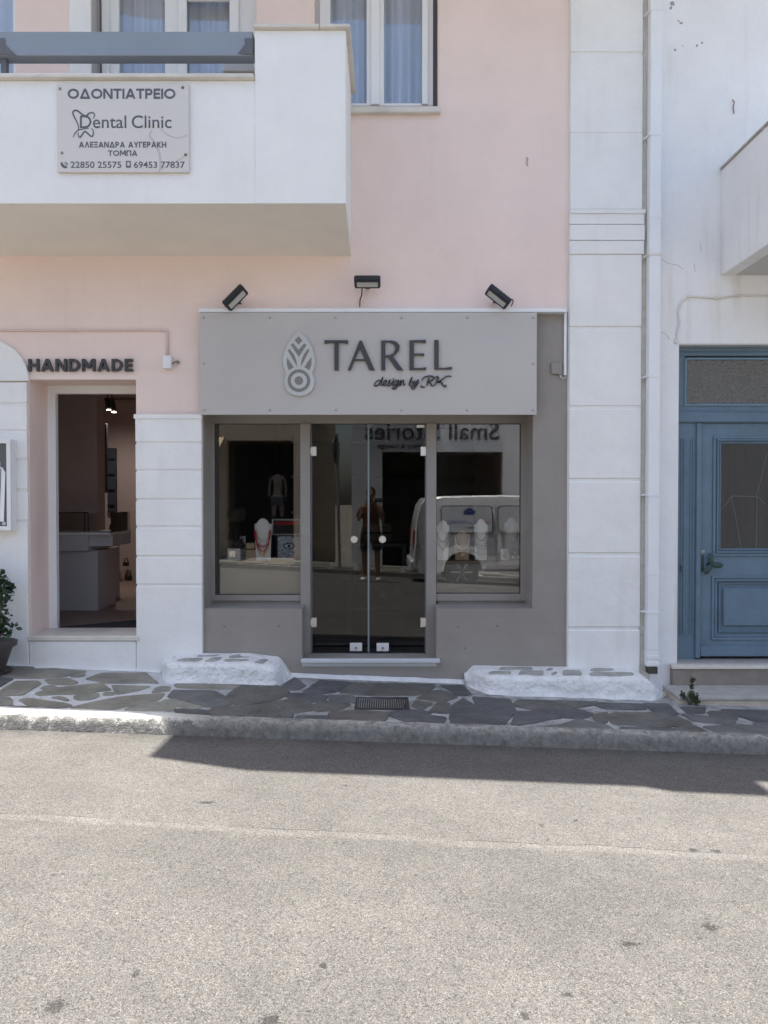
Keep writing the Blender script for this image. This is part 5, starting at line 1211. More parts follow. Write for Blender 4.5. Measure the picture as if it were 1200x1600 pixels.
mb = MB(); mb.lathe([(.001, 0), (.02, 0), (.018, -.008), (.001, -.01)], (D(1099), yl2 - .001, Q(862)), 14, 'y'); build('keyhole', mb, SILV, dr)
mb = MB(); mb.box(DO[0] - .02, DO[1], .0, .3, Z(537), Z(537) + .1); mb.box(x_l, DR + .3, YDr + .102, .3, -.5, 3.0); build('door_backing', mb, INT_D, wb)
mb = MB(); mb.box(DO[0] + .001, DO[1] - .001, -.0035, YDr - .001, Z(537) - .012, Z(537) - .001); build('lintel', mb, mat('lintel_render', (.55, .53, .50)), wb)
# steps
mb = MB(); mb.box(X(1057), 5.1, .0, .25, -.3, Z(1030, .1)); build('threshold', mb, mat('grey_marble', (.34, .33, .32), rough=.5, var=.15, vs=8, dirt=.2), wb)
st = thing('door_steps', 'two worn marble steps with pale nosing below the blue door', 'steps', (3.8, -.25, -.3))
y1 = -.07; y2 = -.44
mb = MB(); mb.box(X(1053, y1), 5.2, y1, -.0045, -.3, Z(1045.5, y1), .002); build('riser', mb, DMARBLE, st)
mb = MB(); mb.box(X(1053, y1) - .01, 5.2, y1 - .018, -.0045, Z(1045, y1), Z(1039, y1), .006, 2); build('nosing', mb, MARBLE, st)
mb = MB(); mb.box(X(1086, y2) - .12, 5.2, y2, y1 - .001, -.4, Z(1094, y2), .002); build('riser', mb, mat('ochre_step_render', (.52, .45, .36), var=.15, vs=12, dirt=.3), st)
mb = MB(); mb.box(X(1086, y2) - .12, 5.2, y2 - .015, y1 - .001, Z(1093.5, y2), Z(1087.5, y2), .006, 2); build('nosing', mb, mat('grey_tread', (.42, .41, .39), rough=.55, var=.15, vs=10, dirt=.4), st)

# ---- downpipe
dp = thing('downpipe', 'tall square white downpipe fixed between the two buildings', 'downpipe', (X(1020), -.06, Z(1045)))
yp = -.115; xa, xb = X(1013, yp), X(1030.5, yp)
mb = MB(); mb.box(xa, xb, yp, yp + .085, Z(1038, yp) + .12, 7.2, .006, 2)
mb.box(xa, xb, yp, yp + .085, Z(1042, yp), Z(1038, yp) + .119, .004); build('pipe', mb, PIPEW, dp)
mb = MB(); mb.box(xa - .006, xb + .005, yp - .007, yp - .0005, Z(1030, yp), Z(1024, yp), .002); mb.box(xa - .006, xb + .005, yp - .009, yp - .0005, Z(1040, yp), Z(1034, yp), .002); build('foot_collar', mb, PIPEW, dp)
mb = MB(); mb.box(xa + .012, xb - .008, yp - .002, yp + .08, Z(1053, yp), Z(1042.5, yp)); build('outlet', mb, mat('outlet_dark', (.07, .06, .05)), dp)
for py in (893, 335):
    mb = MB(); mb.box(xa - .004, xb + .004, yp - .004, yp - .0005, Z(py, yp) - .03, Z(py, yp) + .03, .0015); build('joint_sleeve', mb, PIPEW, dp)
for py in (14, 209, 397, 587, 773, 957):
    mb = MB(); z = Z(py, yp); mb.box(xa - .008, xb + .006, yp - .005, yp - .0006, z - .011, z + .011, .001)
    mb.box(xa - .008, xa - .001, yp, -.005 + .02, z - .011, z + .011); mb.tube([(xa - .005, yp + .03, z), (xa - .04, .015, z - .005)], .008, 6); build('clamp', mb, PIPEW if py != 397 else CABLEW, dp)
    mb = MB(); mb.lathe([(.001, 0), (.014, 0), (.010, -.012), (.001, -.014)], (X(1006.5), .018, z - .01), 8, 'y'); build('anchor', mb, RUST, dp)

# ---- cable on the right wall
cb = thing('wall_cable', 'old white cable curving over the blue door on the white wall', 'cable', (X(1080), -.02, Z(500)))
pts = catmull([Vector((X(a), -.014, Z(b))) for a, b in ((1055, 536), (1055.5, 520), (1058.5, 505), (1057, 490), (1060, 476), (1066, 468), (1075, 464), (1095, 465), (1115, 466), (1130, 465), (1150, 462), (1175, 463), (1200, 463), (1260, 462), (1400, 463))], 5)
mb = MB(); mb.tube(pts, .0085, 8); build('cord', mb, CABLEW, cb, smooth=True)
mb = MB(); mb.lathe([(.001, 0), (.022, 0), (.018, -.02), (.001, -.022)], (X(1054.5), -.004, Z(534)), 8, 'y'); build('end_clip', mb, CABLEW, cb)
for px, py in ((1115, 466), (1072, 464.5), (1150, 462)):
    mb = MB(); mb.box(X(px) - .008, X(px) + .008, -.024, -.004, Z(py) - .013, Z(py) + .013, .002); build('clip', mb, CABLEW, cb)
# hooks, stubs and chips on the walls
def wall_mark(px, py, hpx, label, m=RUST, Y=-.004):
    x, z = at(px, py, Y); h = hpx / 182
    mb = MB(); mb.tube(catmull([Vector((x - .006, Y, z + h * .5)), Vector((x + .006, Y - .012, z + h * .25)), Vector((x - .004, Y - .012, z)), Vector((x + .004, Y - .008, z - h * .5))], 3), .004, 5)
    tag(build('wall_hook', mb, m), label, 'hook')
wall_mark(823.5, 253, 14, 'thin dark twisted hook on the pink wall beside the white pilaster', mat('faded_hook', (.38, .34, .34), bump=0), 0)
wall_mark(1145.5, 167, 22, 'rusty wire hook on the upper white wall above the right balcony')
wall_mark(1063.5, 888, 10, 'tiny dark nail hook on the left jamb of the blue door', BLACK, .095)
CH = mat('exposed_render', (.36, .34, .32), dirt=.4)
rnd = random.Random(11)
for px, py, s in ((1050, 6, 7), (1048, 12, 5), (1064, 36, 4), (1060, 33, 3), (1055, 78, 4), (1089, 71, 4), (1097, 67, 3), (1067, 72, 2)):
    x, z = at(px, py, -.004); pts = [(x + s / 182 * .6 * rnd.uniform(.5, 1.2) * math.cos(a), z + s / 182 * .6 * rnd.uniform(.5, 1.2) * math.sin(a)) for a in [i * .7 for i in range(9)]]
    mb = MB(); mb.prism(pts, -.0055, -.0042); build('paint_chip', mb, CH, wb)

CRK = mat('hairline_crack', (.40, .38, .35), bump=0)
for pts in ([(1033, 405), (1045, 412), (1058, 414), (1068, 421)], [(1032, 518), (1040, 522), (1046, 530)], [(1094, 380), (1096, 395)], [(1085, 412), (1086, 425)]):
    mb = MB(); ribbon(mb, [at(a, b, -.004) for a, b in pts], .003, -.0052, -.0042); build('crack', mb, CRK, wb)

# ------------------------------------------------------------------ PLANTS
def leafy(name, m, parent, centers, n, ls, seed, squash=1.0):
    rr = random.Random(seed); mb = MB()
    for i in range(n):
        c, rad = rr.choice(centers); d = Vector((rr.gauss(0, 1), rr.gauss(0, 1), rr.gauss(0, 1))).normalized() * rad * rr.uniform(.5, 1.05)
        p = Vector(c) + Vector((d.x, d.y, d.z * squash)); s = ls * rr.uniform(.6, 1.2)
        M_ = Matrix.Translation(p) @ Matrix.Rotation(rr.uniform(0, 6.28), 4, 'Z') @ Matrix.Rotation(rr.uniform(-1.1, 1.1), 4, 'X') @ Matrix.Rotation(rr.uniform(-1, 1), 4, 'Y')
        vs = [mb.bm.verts.new(M_ @ Vector(q)) for q in ((0, -s * .2, 0), (s * .38, s * .3, s * .08), (s * .42, s * .75, s * .03), (0, s * 1.2, -s * .05), (-s * .42, s * .75, s * .03), (-s * .38, s * .3, s * .08))]
        mb.bm.faces.new(vs)
    o = build(name, mb, m, parent); return o
LEAF = mat('jade_leaf', (.045, .085, .045), rough=.4, var=.45, vs=25, bump=.05)
pot = thing('potted_plant', 'dark brown plant pot with a leafy jade shrub at the left edge', 'potted plant', (X(-16, -.3), -.28, zpave(-3.3, -.3)))
pc = Vector((X(-17, -.28), -.28, zpave(-3.3, -.28))); ph = Z(1003, -.28) - pc.z
PB = mat('brown_pot', (.075, .06, .058), rough=.5, var=.1)
mb = MB(); mb.lathe([(.001, 0), (.10, 0), (.105, .015), (.17, ph - .04), (.20, ph - .035), (.205, ph), (.19, ph + .005), (.165, ph - .02), (.001, ph - .025)], pc, 32); build('pot', mb, PB, pot, smooth=40)
mb = MB(); mb.lathe([(.001, 0), (.155, 0), (.17, .03), (.16, .032), (.14, .012), (.001, .01)], pc - Vector((0, 0, .004)), 28); build('saucer', mb, PB, pot, smooth=40)
tops = []
mb = MB(); rr = random.Random(5)
for (px, py) in ((-40, 905), (-25, 890), (-8, 900), (2, 915), (8, 935), (4, 960), (16, 922), (-30, 940), (-10, 950), (0, 980), (12, 985)):
    x, z = at(px - 9, py, -.28); yy = -.28 + rr.uniform(-.10, .10); tops.append(((x, yy, z), .075 if px < 14 else .035))
    mb.tube(catmull([Vector((pc.x, pc.y, pc.z + ph - .03)), Vector(((pc.x + x) / 2 + .02, (yy + pc.y) / 2, (pc.z + ph + z) / 2)), Vector((x, yy, z))], 4), .008, 5)
build('stem', mb, mat('woody_stem', (.16, .12, .08)), pot)
tops.append((at(15, 918, -.3)[0:1] + (-.3,) + at(15, 918, -.3)[1:2], .03))
o = leafy('foliage', LEAF, pot, tops, 900, .035, 2); o['kind'] = 'stuff'
wp = Vector((X(1075, -.42), -.47, zpave(2.5, -.45)))
wd = thing('weed', 'small dark green weed growing between the white step block and the marble steps', 'weed', wp)
mb = MB()
for a in ((-.05, .0, .09), (.02, -.02, .20), (.05, 0, .10), (.0, -.03, .14), (-.03, .01, .05), (.06, -.01, .05)): mb.tube([wp, wp + Vector(a) * .5 + Vector((.01, 0, .01)), wp + Vector(a)], [.004, .003, .002], 5)
build('stem', mb, mat('green_stem', (.08, .10, .04)), wd)
leafy('foliage', mat('weed_leaf', (.05, .075, .03), rough=.6, var=.3, vs=30), wd, [(wp + Vector(a), r_) for a, r_ in (((-.05, 0, .08), .02), ((.015, -.01, .15), .018), ((.02, -.02, .21), .012), ((.04, 0, .07), .035), ((.0, -.02, .09), .03), ((.06, 0, .03), .03))], 170, .022, 9)['kind'] = 'stuff'

# ------------------------------------------------------------------ ACROSS THE STREET (mirrored in the glass)
YO = -10.9
mb = MB(); rows = []
def zop(x): return zroad(x, ROADEND) + .10
mb = MB()
for i in range(60):
    xa_, xb_ = -12 + 24 * i / 60, -12 + 24 * (i + 1) / 60
    mb.quad((xa_, ROADEND, zroad(xa_, ROADEND) - .05), (xb_, ROADEND, zroad(xb_, ROADEND) - .05), (xb_, ROADEND, zop(xb_)), (xa_, ROADEND, zop(xa_)))
    mb.quad((xa_, ROADEND, zop(xa_)), (xb_, ROADEND, zop(xb_)), (xb_, YO - .2, zop(xb_) + .02), (xa_, YO - .2, zop(xa_) + .02))
bmesh.ops.remove_doubles(mb.bm, verts=mb.bm.verts, dist=1e-4)
op = struct(build('opposite_pavement', mb, mat('grey_paving', (.24, .235, .22), var=.25, vs=3, bump=.5, dirt=.4)))
rnd = random.Random(21)
for i in range(34):
    for j in range(3):
        x0 = -9 + i * .53 + rnd.uniform(0, .05); y0 = -10.88 + j * .40 + rnd.uniform(0, .03)
        q = [Vector((x0, y0)), Vector((x0 + .46 + rnd.uniform(-.06, .04), y0 + rnd.uniform(0, .05))), Vector((x0 + .46, y0 + .33)), Vector((x0 + rnd.uniform(0, .08), y0 + .34))]
        mb = MB(); mb.slab(chaikin(q, .008, rnd), .03, .02, lambda x, y: zop(x), .004); build('flagstone', mb, SLATE[rnd.randrange(4)], op)
def zo(x): return -.3 - .05 * x
cafe = thing('cafe_building', 'white building across the street with wide dark opening and black lettering, mirrored in glass', 'building', (3, YO, 0))
OWH = mat('opposite_white', (.80, .80, .80), var=.05, streak=.2)
oh = (.10, 2.80, -.8, 2.62)
build('wall', wall_cells(-.62, 9, -.9, 5.6, YO - .3, YO, [oh]), OWH, cafe)
mb = MB(); mb.box(-.62, 9, -18, YO - .301, 5.45, 5.6); mb.box(-.62, -.37, -18, YO - .301, -.9, 5.449); mb.box(8.75, 9, -18, YO - .301, -.9, 5.449); mb.box(-.37, 8.75, -18.2, -18, -.9, 5.6); build('outer_wall', mb, OWH, cafe)
mb = MB(); mb.box(.10, 2.8, YO - 1.6, YO - 1.5, -.8, 2.62); mb.box(.02, .099, YO - 1.6, YO - .301, -.8, 2.7); mb.box(2.801, 2.9, YO - 1.6, YO - .301, -.8, 2.7); build('dark_room', mb, mat('room_black', (.02, .02, .022)), cafe)
font_text('Small Stories', -.3, 2.7, 2.90, YO + .03, mat('opposite_letter_black', (.07, .07, .07), bump=0), cafe, 'shop_lettering', off=.0, depth=.028, flip=True)
font_text('Mary & George', .0, 1.0, 2.70, YO + .02, MATS['opposite_letter_black'], cafe, 'shop_lettering', off=.012, depth=.018, flip=True)
mb = MB(); mb.box(.2, 2.6, YO - .2, YO - .15, 1.75, 1.80); mb.box(1.35, 1.41, YO - .2, YO - .15, -.4, 2.6); build('glazing_bar', mb, BLACK, cafe)
beige = thing('beige_building', 'beige building across the street with a dark clothes shop opening, seen mirrored in the glass', 'building', (-5, YO, 0))
OBE = mat('opposite_beige', (.40, .33, .24), var=.08, streak=.25)
build('wall', wall_cells(-9, -1.95, -.2, 6.2, YO - .5, YO - .2, [(-3.75, -2.15, .0, 2.9)]), OBE, beige)
mb = MB(); mb.box(-1.949, -1.05, YO - .9, YO - .6, -.2, 6.2); build('recessed_wall', mb, OBE, beige)
mb = MB(); mb.box(-9, -1.95, -18, YO - .501, 6.0, 6.2); mb.box(-9, -8.7, -18, YO - .501, -.2, 5.99); mb.box(-2.2, -1.95, -18, YO - .901, -.2, 5.99); mb.box(-9, -1.95, -18.2, -18, -.2, 6.2); build('outer_wall', mb, OBE, beige)
mb = MB(); mb.box(-3.8, -2.15, YO - 1.6, YO - 1.5, .0, 2.9); build('dark_room', mb, MATS['room_black'], beige)
aw = MB(); aw.prism([(0, 0), (1, 0), (1, 1), (0, 1)], 0, 1)
for v_ in aw.bm.verts: v_.co = Vector((-5.2 + 1.4 * v_.co.x, YO - .198 + .9 * v_.co.y, 2.95 - .45 * v_.co.y + .03 * v_.co.z))
build('awning', aw, mat('tan_awning', (.45, .36, .24)), beige)
sgn = thing('street_sign_pole', 'grey sign post with its round sign turned edge on, on the opposite pavement', 'street sign', (-.9, -9.9, zop(-1.06)))
mb = MB(); mb.tube([(-.86, -9.9, zop(-.9)), (-.92, -9.9, 2.95)], .035, 12); build('pole', mb, mat('galvanised_pole', (.35, .35, .34), rough=.4, metal=.4), sgn)
mb = MB(); mb.lathe([(.001, 0), (.3, 0), (.3, .02), (.001, .02)], (-.95, -9.9, 2.6), 28, 'x'); mb.xf(Matrix.Translation((-.92, -9.9, 0)) @ Matrix.Rotation(R(12), 4, 'Z') @ Matrix.Translation((.92, 9.9, 0))); build('sign_plate', mb, mat('sign_back_grey', (.12, .12, .12), rough=.5), sgn)
# mannequin in the clothes shop opening
mq = Vector((-2.55, YO - .35, .93))
def skin(name, verts, edges, radii, m, parent, sub=2, root=0):
    me = bpy.data.meshes.new(name); base = LOC[parent.name] if parent else Vector((0, 0, 0))
    me.from_pydata([tuple(Vector(v) - base) for v in verts], edges, []); o = bpy.data.objects.new(name, me); COL.objects.link(o)
    sk = o.modifiers.new('s', 'SKIN'); 
    for i, r_ in enumerate(radii):
        d = me.skin_vertices[0].data[i]; d.radius = r_ if isinstance(r_, tuple) else (r_, r_); d.use_root = (i == root)
    sk.use_smooth_shade = True
    sb_ = o.modifiers.new('d', 'SUBSURF'); sb_.levels = sub; sb_.render_levels = sub
    dg = bpy.context.evaluated_depsgraph_get(); me2 = bpy.data.meshes.new_from_object(o.evaluated_get(dg))
    o.modifiers.clear(); o.data = me2; me2.materials.clear(); me2.materials.append(m)
    for p in me2.polygons: p.use_smooth = True
    if parent: o.parent = parent
    LOC[o.name] = base
    return o
tm_ = thing('mannequin', 'headless pale mannequin in dark shorts hanging in the shop opening opposite', 'mannequin', mq)
skin('body', [mq + Vector(v) for v in ((0, 0, .62), (0, 0, .85), (0, 0, 1.05), (0, 0, 1.18), (-.16, 0, 1.08), (.16, 0, 1.08), (-.2, 0, .82), (.2, 0, .82), (-.2, .02, .6), (.2, .02, .6), (-.09, 0, .5), (.09, 0, .5), (-.1, 0, .15), (.1, 0, .15))],
     [(0, 1), (1, 2), (2, 3), (2, 4), (2, 5), (4, 6), (5, 7), (6, 8), (7, 9), (0, 10), (0, 11), (10, 12), (11, 13)], [(.12, .09), (.10, .08), (.13, .09), .05, .045, .045, .035, .035, .025, .025, .08, .08, .05, .05], mat('mannequin_plastic', (.13, .105, .09), rough=.4), tm_)
mb = MB(); mb.box(mq.x - .16, mq.x + .16, mq.y - .11, mq.y + .11, mq.z + .42, mq.z + .66, .04, 3); build('shorts', mb, mat('denim', (.025, .03, .045)), tm_)
mb = MB(); mb.tube([mq + Vector((0, 0, 1.18)), mq + Vector((0, 0, 1.95))], .006, 6); build('hanging_wire', mb, BLACK, tm_)

# ---- white van parked opposite
vx, vy = .66, -7.55; vz = zroad(2.0, -8.6) - .02
van = thing('parked_van', 'white panel van with STUDIOS TO LET ROOMS lettering, seen mirrored in the right window', 'van', (vx + 2.1, vy - .87, vz))
VW = mat('white_car_paint', (.72, .73, .74), rough=.25, var=.01, bump=0, spec=.6)
prof = [(.02, .42), (.0, .62), (.03, .95), (.05, 1.30), (.12, 1.62), (.22, 1.76), (.5, 1.80), (1.6, 1.82), (2.6, 1.80), (2.95, 1.72), (3.55, 1.18), (4.05, 1.03), (4.2, .88), (4.24, .55), (4.2, .32), (.1, .32)]
def arch(cx, r): return [(cx + r * math.cos(t), .34 + r * math.sin(t)) for t in [math.pi * i / 12 for i in range(13)]]
pr = prof[:-2] + [(4.2, .32)] + [(p[0], max(.32, p[1])) for p in arch(3.42, .38)] + [(p[0], max(.32, p[1])) for p in arch(.84, .38)] + [(.1, .32)]
body = bmesh.new()
ys_ = [0, .03, .14, 1.60, 1.71, 1.74]; ins = [.04, .008, 0, 0, .008, .04]
loops = []
cxm, czm = 2.1, 1.0
for y_, i_ in zip(ys_, ins):
    lp = []
    for (a, b) in pr:
        inw = (max(0, (b - 1.0)) * .16) if True else 0
        yy = y_ + (inw * (1 - y_ / .87) if y_ < .87 else -inw * ((y_ - .87) / .87))
        k = 1 - i_ if b > .45 else 1
        lp.append(body.verts.new((vx + cxm + (a - cxm) * (1 - i_ * .35), vy - yy, vz + czm + (b - czm) * k)))
    loops.append(lp)
for A, B in zip(loops, loops[1:]):
    for i in range(len(A)): body.faces.new((A[i], A[(i + 1) % len(A)], B[(i + 1) % len(A)], B[i]))
body.faces.new(loops[0]); body.faces.new(loops[-1][::-1])
bmesh.ops.triangulate(body, faces=[f for f in body.faces if len(f.verts) > 4])
build('body', body, VW, van, smooth=28)
def vpan(pts, m, name, d=.012):
    mb = MB()
    mb.prism([(vx + a, vz + b) for a, b in pts], -d, .004)
    for v_ in mb.bm.verts: v_.co.y = vy + .006 + (-v_.co.y) * 1.0 - max(0, (v_.co.z - vz - 1.0)) * .16
    return build(name, mb, m, van)
def rr_(x0, x1, z0, z1, r_=.07):
    out = []
    for cx, cz, a0 in ((x1 - r_, z1 - r_, 0), (x0 + r_, z1 - r_, 90), (x0 + r_, z0 + r_, 180), (x1 - r_, z0 + r_, 270)):
        out += [(cx + r_ * math.cos(R(a0 + q)), cz + r_ * math.sin(R(a0 + q))) for q in (0, 30, 60, 90)]
    return out
VD = mat('van_seal_black', (.02, .02, .022), rough=.5, bump=0)
for x0, x1 in ((.45, 1.42), (1.55, 2.5)):
    vpan(rr_(x0 - .015, x1 + .015, 1.085, 1.615), VD, 'window_seal', .003); vpan(rr_(x0, x1, 1.1, 1.6), mat('van_side_panel', (.42, .44, .47), rough=.25, bump=0), 'side_panel', .008)
vpan([(2.66, 1.12), (3.3, 1.12), (3.25, 1.22), (2.85, 1.6), (2.66, 1.6)], mat('van_dark_glass', (.03, .035, .04), rough=.08, bump=0), 'window', .008)
vpan([(1.5, .42), (1.505, .42), (1.505, 1.68), (1.5, 1.68)], VD, 'door_gap', .002); vpan([(2.58, .42), (2.585, .42), (2.585, 1.68), (2.58, 1.68)], VD, 'door_gap', .002)
vpan([(1.25, .66), (4.0, .70), (4.0, .74), (1.25, .70)], mat('van_trim', (.5, .5, .5)), 'side_trim', .014)
vpan([(1.25, .36), (3.0, .36), (3.0, .40), (1.25, .40)], mat('van_trim_black', (.05, .05, .05)), 'sill_trim', .014)
def vtext(s, a, b, z, m):
    o = font_text(s, vx + a, vx + b, vz + z, vy + .03, m, van, 'side_lettering', off=.01, depth=.004, flip=True)
    return o
VB = mat('van_blue_print', (.05, .10, .30), bump=0); VR = mat('van_red_print', (.35, .05, .08), bump=0)
vtext('ROOMS', .58, .90, 1.27, VB); vtext('TO LET', .93, 1.14, 1.27, VB); vtext('STUDIOS', 1.16, 1.40, 1.27, VR)
mb = MB(); mb.prism([(vx + .87, vz + 1.44), (vx + 1.09, vz + 1.44), (vx + 1.09, vz + 1.50), (vx + 1.12, vz + 1.50), (vx + .98, vz + 1.58), (vx + .84, vz + 1.50), (vx + .87, vz + 1.50)], vy - .03, vy - .028)
for v_ in mb.bm.verts: v_.co.y += 0.0
mb.xf(Matrix.Translation((0, .028 + .003, 0))); build('house_emblem', mb, VB, van)
for cx in (.84, 3.42):
    for yy in (vy - .02, vy - 1.72 + .2):
        e = bpy.data.objects.new('wheel', None); COL.objects.link(e); e.parent = van; L0 = Vector((vx + cx, yy, vz + .33)); e.location = L0 - LOC[van.name]; LOC[e.name] = L0
        mb = MB(); mb.lathe([(.21, 0), (.31, 0), (.33, -.03), (.33, -.17), (.31, -.2), (.21, -.2)], L0, 32, 'y'); build('tyre', mb, mat('rubber', (.02, .02, .02), rough=.8), e, smooth=40)
        mb = MB(); mb.lathe([(.001, -.03), (.05, -.015), (.06, -.03), (.19, -.04), (.205, -.01), (.212, -.005), (.212, -.19), (.001, -.19)], L0, 32, 'y')
        build('rim', mb, mat('alloy_rim', (.45, .45, .46), rough=.35, metal=.7), e, smooth=40)
        for k in range(6):
            a = k * math.pi / 3; mb = MB(); mb.tube([L0 + Vector((.04 * math.cos(a), -.012, .04 * math.sin(a))), L0 + Vector((.2 * math.cos(a), -.008, .2 * math.sin(a)))], .018, 6); build('spoke', mb, MATS['alloy_rim'], e)
mb = MB(); mb.box(vx - .06, vx + .14, vy - 1.66, vy - .04, vz + .34, vz + .56, .04, 3); build('bumper', mb, VW, van)
mb = MB(); mb.box(vx + 4.12, vx + 4.30, vy - 1.66, vy - .04, vz + .30, vz + .58, .04, 3); build('bumper', mb, VW, van)
for s_ in (0, 1):
    yy = vy - .06 - s_ * 1.50; mb = MB(); mb.box(vx + .005, vx + .05, yy - .13, yy, vz + .75, vz + 1.15, .02, 2); build('tail_light', mb, mat('red_lamp', (.3, .02, .02), rough=.2, bump=0), van)
    mb = MB(); mb.box(vx + 4.05, vx + 4.22, yy - .22, yy, vz + .70, vz + .90, .03, 2); build('headlight', mb, mat('headlamp', (.5, .5, .5), rough=.1, bump=0), van)
mb = MB(); mb.box(vx + .12, vx + .13 + .02, vy - 1.45, vy - .30, vz + 1.2, vz + 1.55, .006); build('rear_window', mb, MATS['van_dark_glass'], van)

# ------------------------------------------------------------------ the photographer, mirrored in the doors
gx, gy = -.15, -6.93
gz0 = zroad(gx, gy)
pn = thing('person', 'person in dark brown top and black shorts holding up a phone, mirrored in the door', 'person', (gx, gy, gz0))
O = Vector((gx, gy, gz0))
def pv(x, y, z): return O + Vector((x, y, z))
SK = mat('skin', (.33, .19, .13), rough=.5, var=.05, bump=.05)
V_ = [pv(0, 0, .93), pv(0, -.01, 1.08), pv(0, -.01, 1.24), pv(0, -.01, 1.36), pv(0, 0, 1.43), pv(0, .005, 1.50),      # 0-5 pelvis..neck top
      pv(-.17, -.01, 1.35), pv(.17, -.01, 1.35), pv(-.23, .06, 1.12), pv(.23, .06, 1.12), pv(-.10, .24, 1.40), pv(.10, .24, 1.40),  # shoulders, elbows, wrists
      pv(-.10, 0, .86), pv(.10, 0, .86), pv(-.12, .02, .48), pv(.12, .02, .48), pv(-.13, -.02, .10), pv(.13, -.02, .10),
      pv(-.13, -.03, .05), pv(.13, -.03, .05), pv(-.15, .12, .03), pv(.15, .12, .03), pv(-.12, .01, .36), pv(.12, .01, .36)]
E_ = [(0, 1), (1, 2), (2, 3), (3, 4), (4, 5), (3, 6), (3, 7), (6, 8), (7, 9), (8, 10), (9, 11), (0, 12), (0, 13), (12, 14), (13, 15), (14, 22), (15, 23), (22, 16), (23, 17), (16, 18), (17, 19), (18, 20), (19, 21)]
RD = [(.15, .11), (.125, .09), (.14, .10), (.13, .085), (.06, .06), (.05, .05), .06, .06, .04, .04, .026, .026, .085, .085, .055, .055, .036, .036, .035, .035, .03, .03, .058, .058]
skin('body', V_, E_, RD, SK, pn)
mb = MB(); b = bmesh.new(); bmesh.ops.create_uvsphere(b, u_segments=24, v_segments=18, radius=1)
for v_ in b.verts:
    c = v_.co
    c.x *= .074 * (1 - .18 * max(0, -c.z)); c.y *= .093; c.z *= .115
    if c.y > .04 and abs(c.x) < .016 and -.045 < c.z < .012: c.y += .016 * (1 - abs(c.x) / .016)
mb._add(b, Matrix.Translation(pv(0, .03, 1.60))); build('head', mb, SK, pn, smooth=True)
for s_ in (-1, 1):
    mb = MB(); b = bmesh.new(); bmesh.ops.create_uvsphere(b, u_segments=10, v_segments=8, radius=.011); mb._add(b, Matrix.Translation(pv(s_ * .03, .108, 1.612))); build('eye', mb, BLACK, pn)
    mb = MB(); b = bmesh.new(); bmesh.ops.create_uvsphere(b, u_segments=10, v_segments=8, radius=1); mb._add(b, Matrix.Translation(pv(s_ * .076, .02, 1.60)) @ Matrix.Diagonal((.01, .02, .032, 1))); build('ear', mb, SK, pn)
mb = MB(); b = bmesh.new(); bmesh.ops.create_uvsphere(b, u_segments=10, v_segments=6, radius=1); mb._add(b, Matrix.Translation(pv(0, .112, 1.548)) @ Matrix.Diagonal((.024, .008, .008, 1))); build('mouth', mb, mat('lips', (.3, .10, .09)), pn)
mb = MB(); b = bmesh.new(); bmesh.ops.create_uvsphere(b, u_segments=24, v_segments=16, radius=1)
bmesh.ops.delete(b, geom=[v_ for v_ in b.verts if v_.co.y > .35 and v_.co.z < .45], context='VERTS')
mb._add(b, Matrix.Translation(pv(0, .015, 1.625)) @ Matrix.Diagonal((.088, .105, .118, 1)))
mb.tube([pv(0, -.09, 1.68), pv(.0, -.12, 1.55), pv(.02, -.11, 1.38)], [.03, .045, .02], 10); build('hair', mb, mat('dark_hair', (.015, .012, .010), rough=.5), pn, smooth=True)
def tshape(name, rings, m):
    mb = MB(); R_ = []
    for (x, y, z, rx, ry) in rings: R_.append([mb.bm.verts.new(pv(x + rx * math.cos(t), y + ry * math.sin(t), z)) for t in [2 * math.pi * i / 24 for i in range(24)]])
    for A, B in zip(R_, R_[1:]):
        for j in range(24): mb.bm.faces.new((A[j], A[(j + 1) % 24], B[(j + 1) % 24], B[j]))
    return build(name, mb, m, pn, smooth=True)
tshape('top', [(0, 0, .92, .175, .135), (0, 0, 1.02, .155, .115), (0, -.01, 1.12, .150, .11), (0, -.01, 1.25, .165, .125), (0, -.01, 1.34, .18, .11), (0, -.01, 1.39, .12, .09), (0, 0, 1.41, .075, .075)], mat('dark_top', (.11, .045, .022), rough=.9))
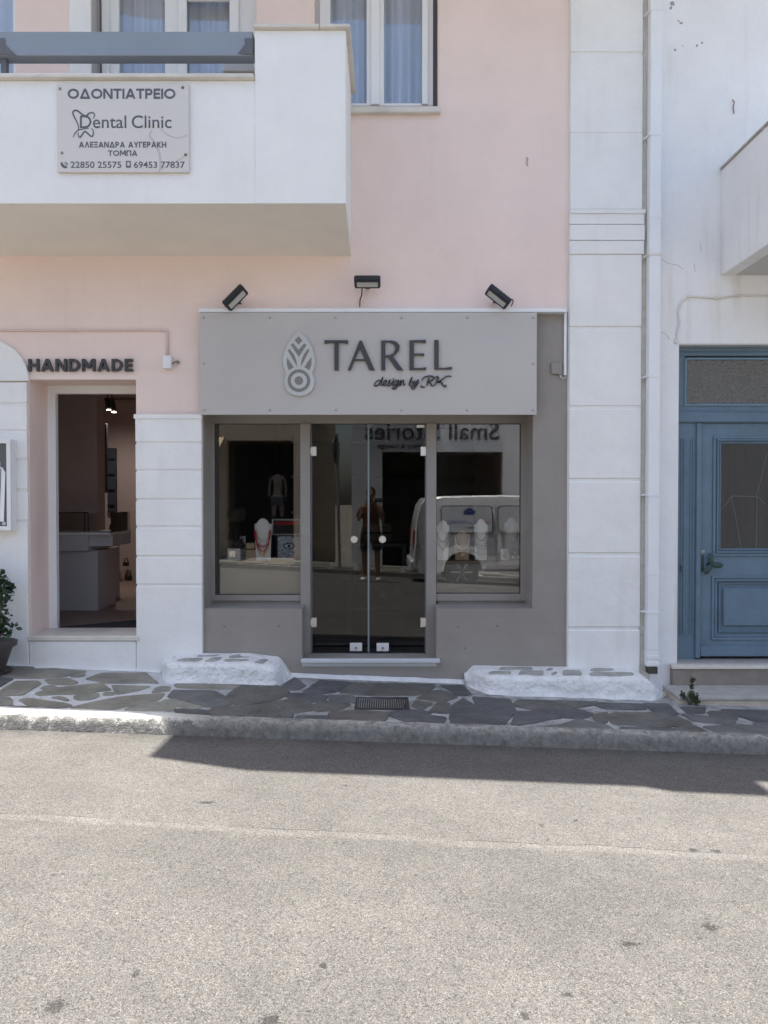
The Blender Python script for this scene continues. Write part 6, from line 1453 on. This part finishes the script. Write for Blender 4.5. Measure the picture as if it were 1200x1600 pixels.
for s_ in (-1, 1):
    mb = MB(); mb.tube([pv(s_ * .13, -.01, 1.345), pv(s_ * .19, .012, 1.27), pv(s_ * .222, .035, 1.19)], [.072, .066, .06], 14); build('sleeve', mb, MATS['dark_top'], pn, smooth=True)
tshape('shorts', [(0, 0, .97, .165, .128), (0, 0, .88, .19, .145), (0, 0, .80, .195, .145), (0, .005, .74, .19, .14)], mat('black_shorts', (.015, .015, .017), rough=.9))
for s_ in (-1, 1):
    tshape('shorts_leg', [(s_ * .1, .005, .78, .10, .115), (s_ * .108, .01, .66, .097, .105), (s_ * .112, .01, .58, .092, .10)], MATS['black_shorts'])
    mb = MB(); mb.box(O.x + s_ * .14 - .05, O.x + s_ * .14 + .05, O.y - .09, O.y + .18, O.z + .002, O.z + .085, .035, 3); build('shoe', mb, mat('white_shoe', (.75, .75, .75)), pn, smooth=True)
    # hand: palm and five fingers gripping the phone edge
    wv = pv(s_ * .10, .24, 1.40); pal = pv(s_ * .085, .275, 1.455)
    vs = [wv, pal]; es = [(0, 1)]; rs = [.022, (.03, .016)]
    for k in range(4):
        b0 = pal + Vector((-s_ * .004 + 0, .004, .028 - k * .018)); m1 = b0 + Vector((-s_ * .012, .035 - k * .002, .012 - k * .006)); m2 = m1 + Vector((-s_ * .03, .006, .0)); n0 = len(vs)
        vs += [b0, m1, m2]; es += [(1, n0), (n0, n0 + 1), (n0 + 1, n0 + 2)]; rs += [.010, .009, .0075]
    n0 = len(vs); vs += [pal + Vector((-s_ * .01, -.01, -.02)), pal + Vector((-s_ * .04, -.004, .0)), pal + Vector((-s_ * .055, .004, .02))]; es += [(1, n0), (n0, n0 + 1), (n0 + 1, n0 + 2)]; rs += [.012, .010, .009]
    skin('hand', vs, es, rs, SK, pn, sub=1)
phn = thing('phone', 'dark phone held level in both hands of the mirrored photographer', 'phone', (0, CAMY - .02, CAMZ))
mb = MB(); mb.box(-.080, .080, CAMY - .022, CAMY - .012, CAMZ - .055, CAMZ + .022, .003); build('case', mb, BLACK, phn)
mb = MB(); mb.box(-.03, .03, CAMY - .0118, CAMY - .010, CAMZ - .012, CAMZ + .012, .0005); build('camera_bump', mb, GALV, phn)
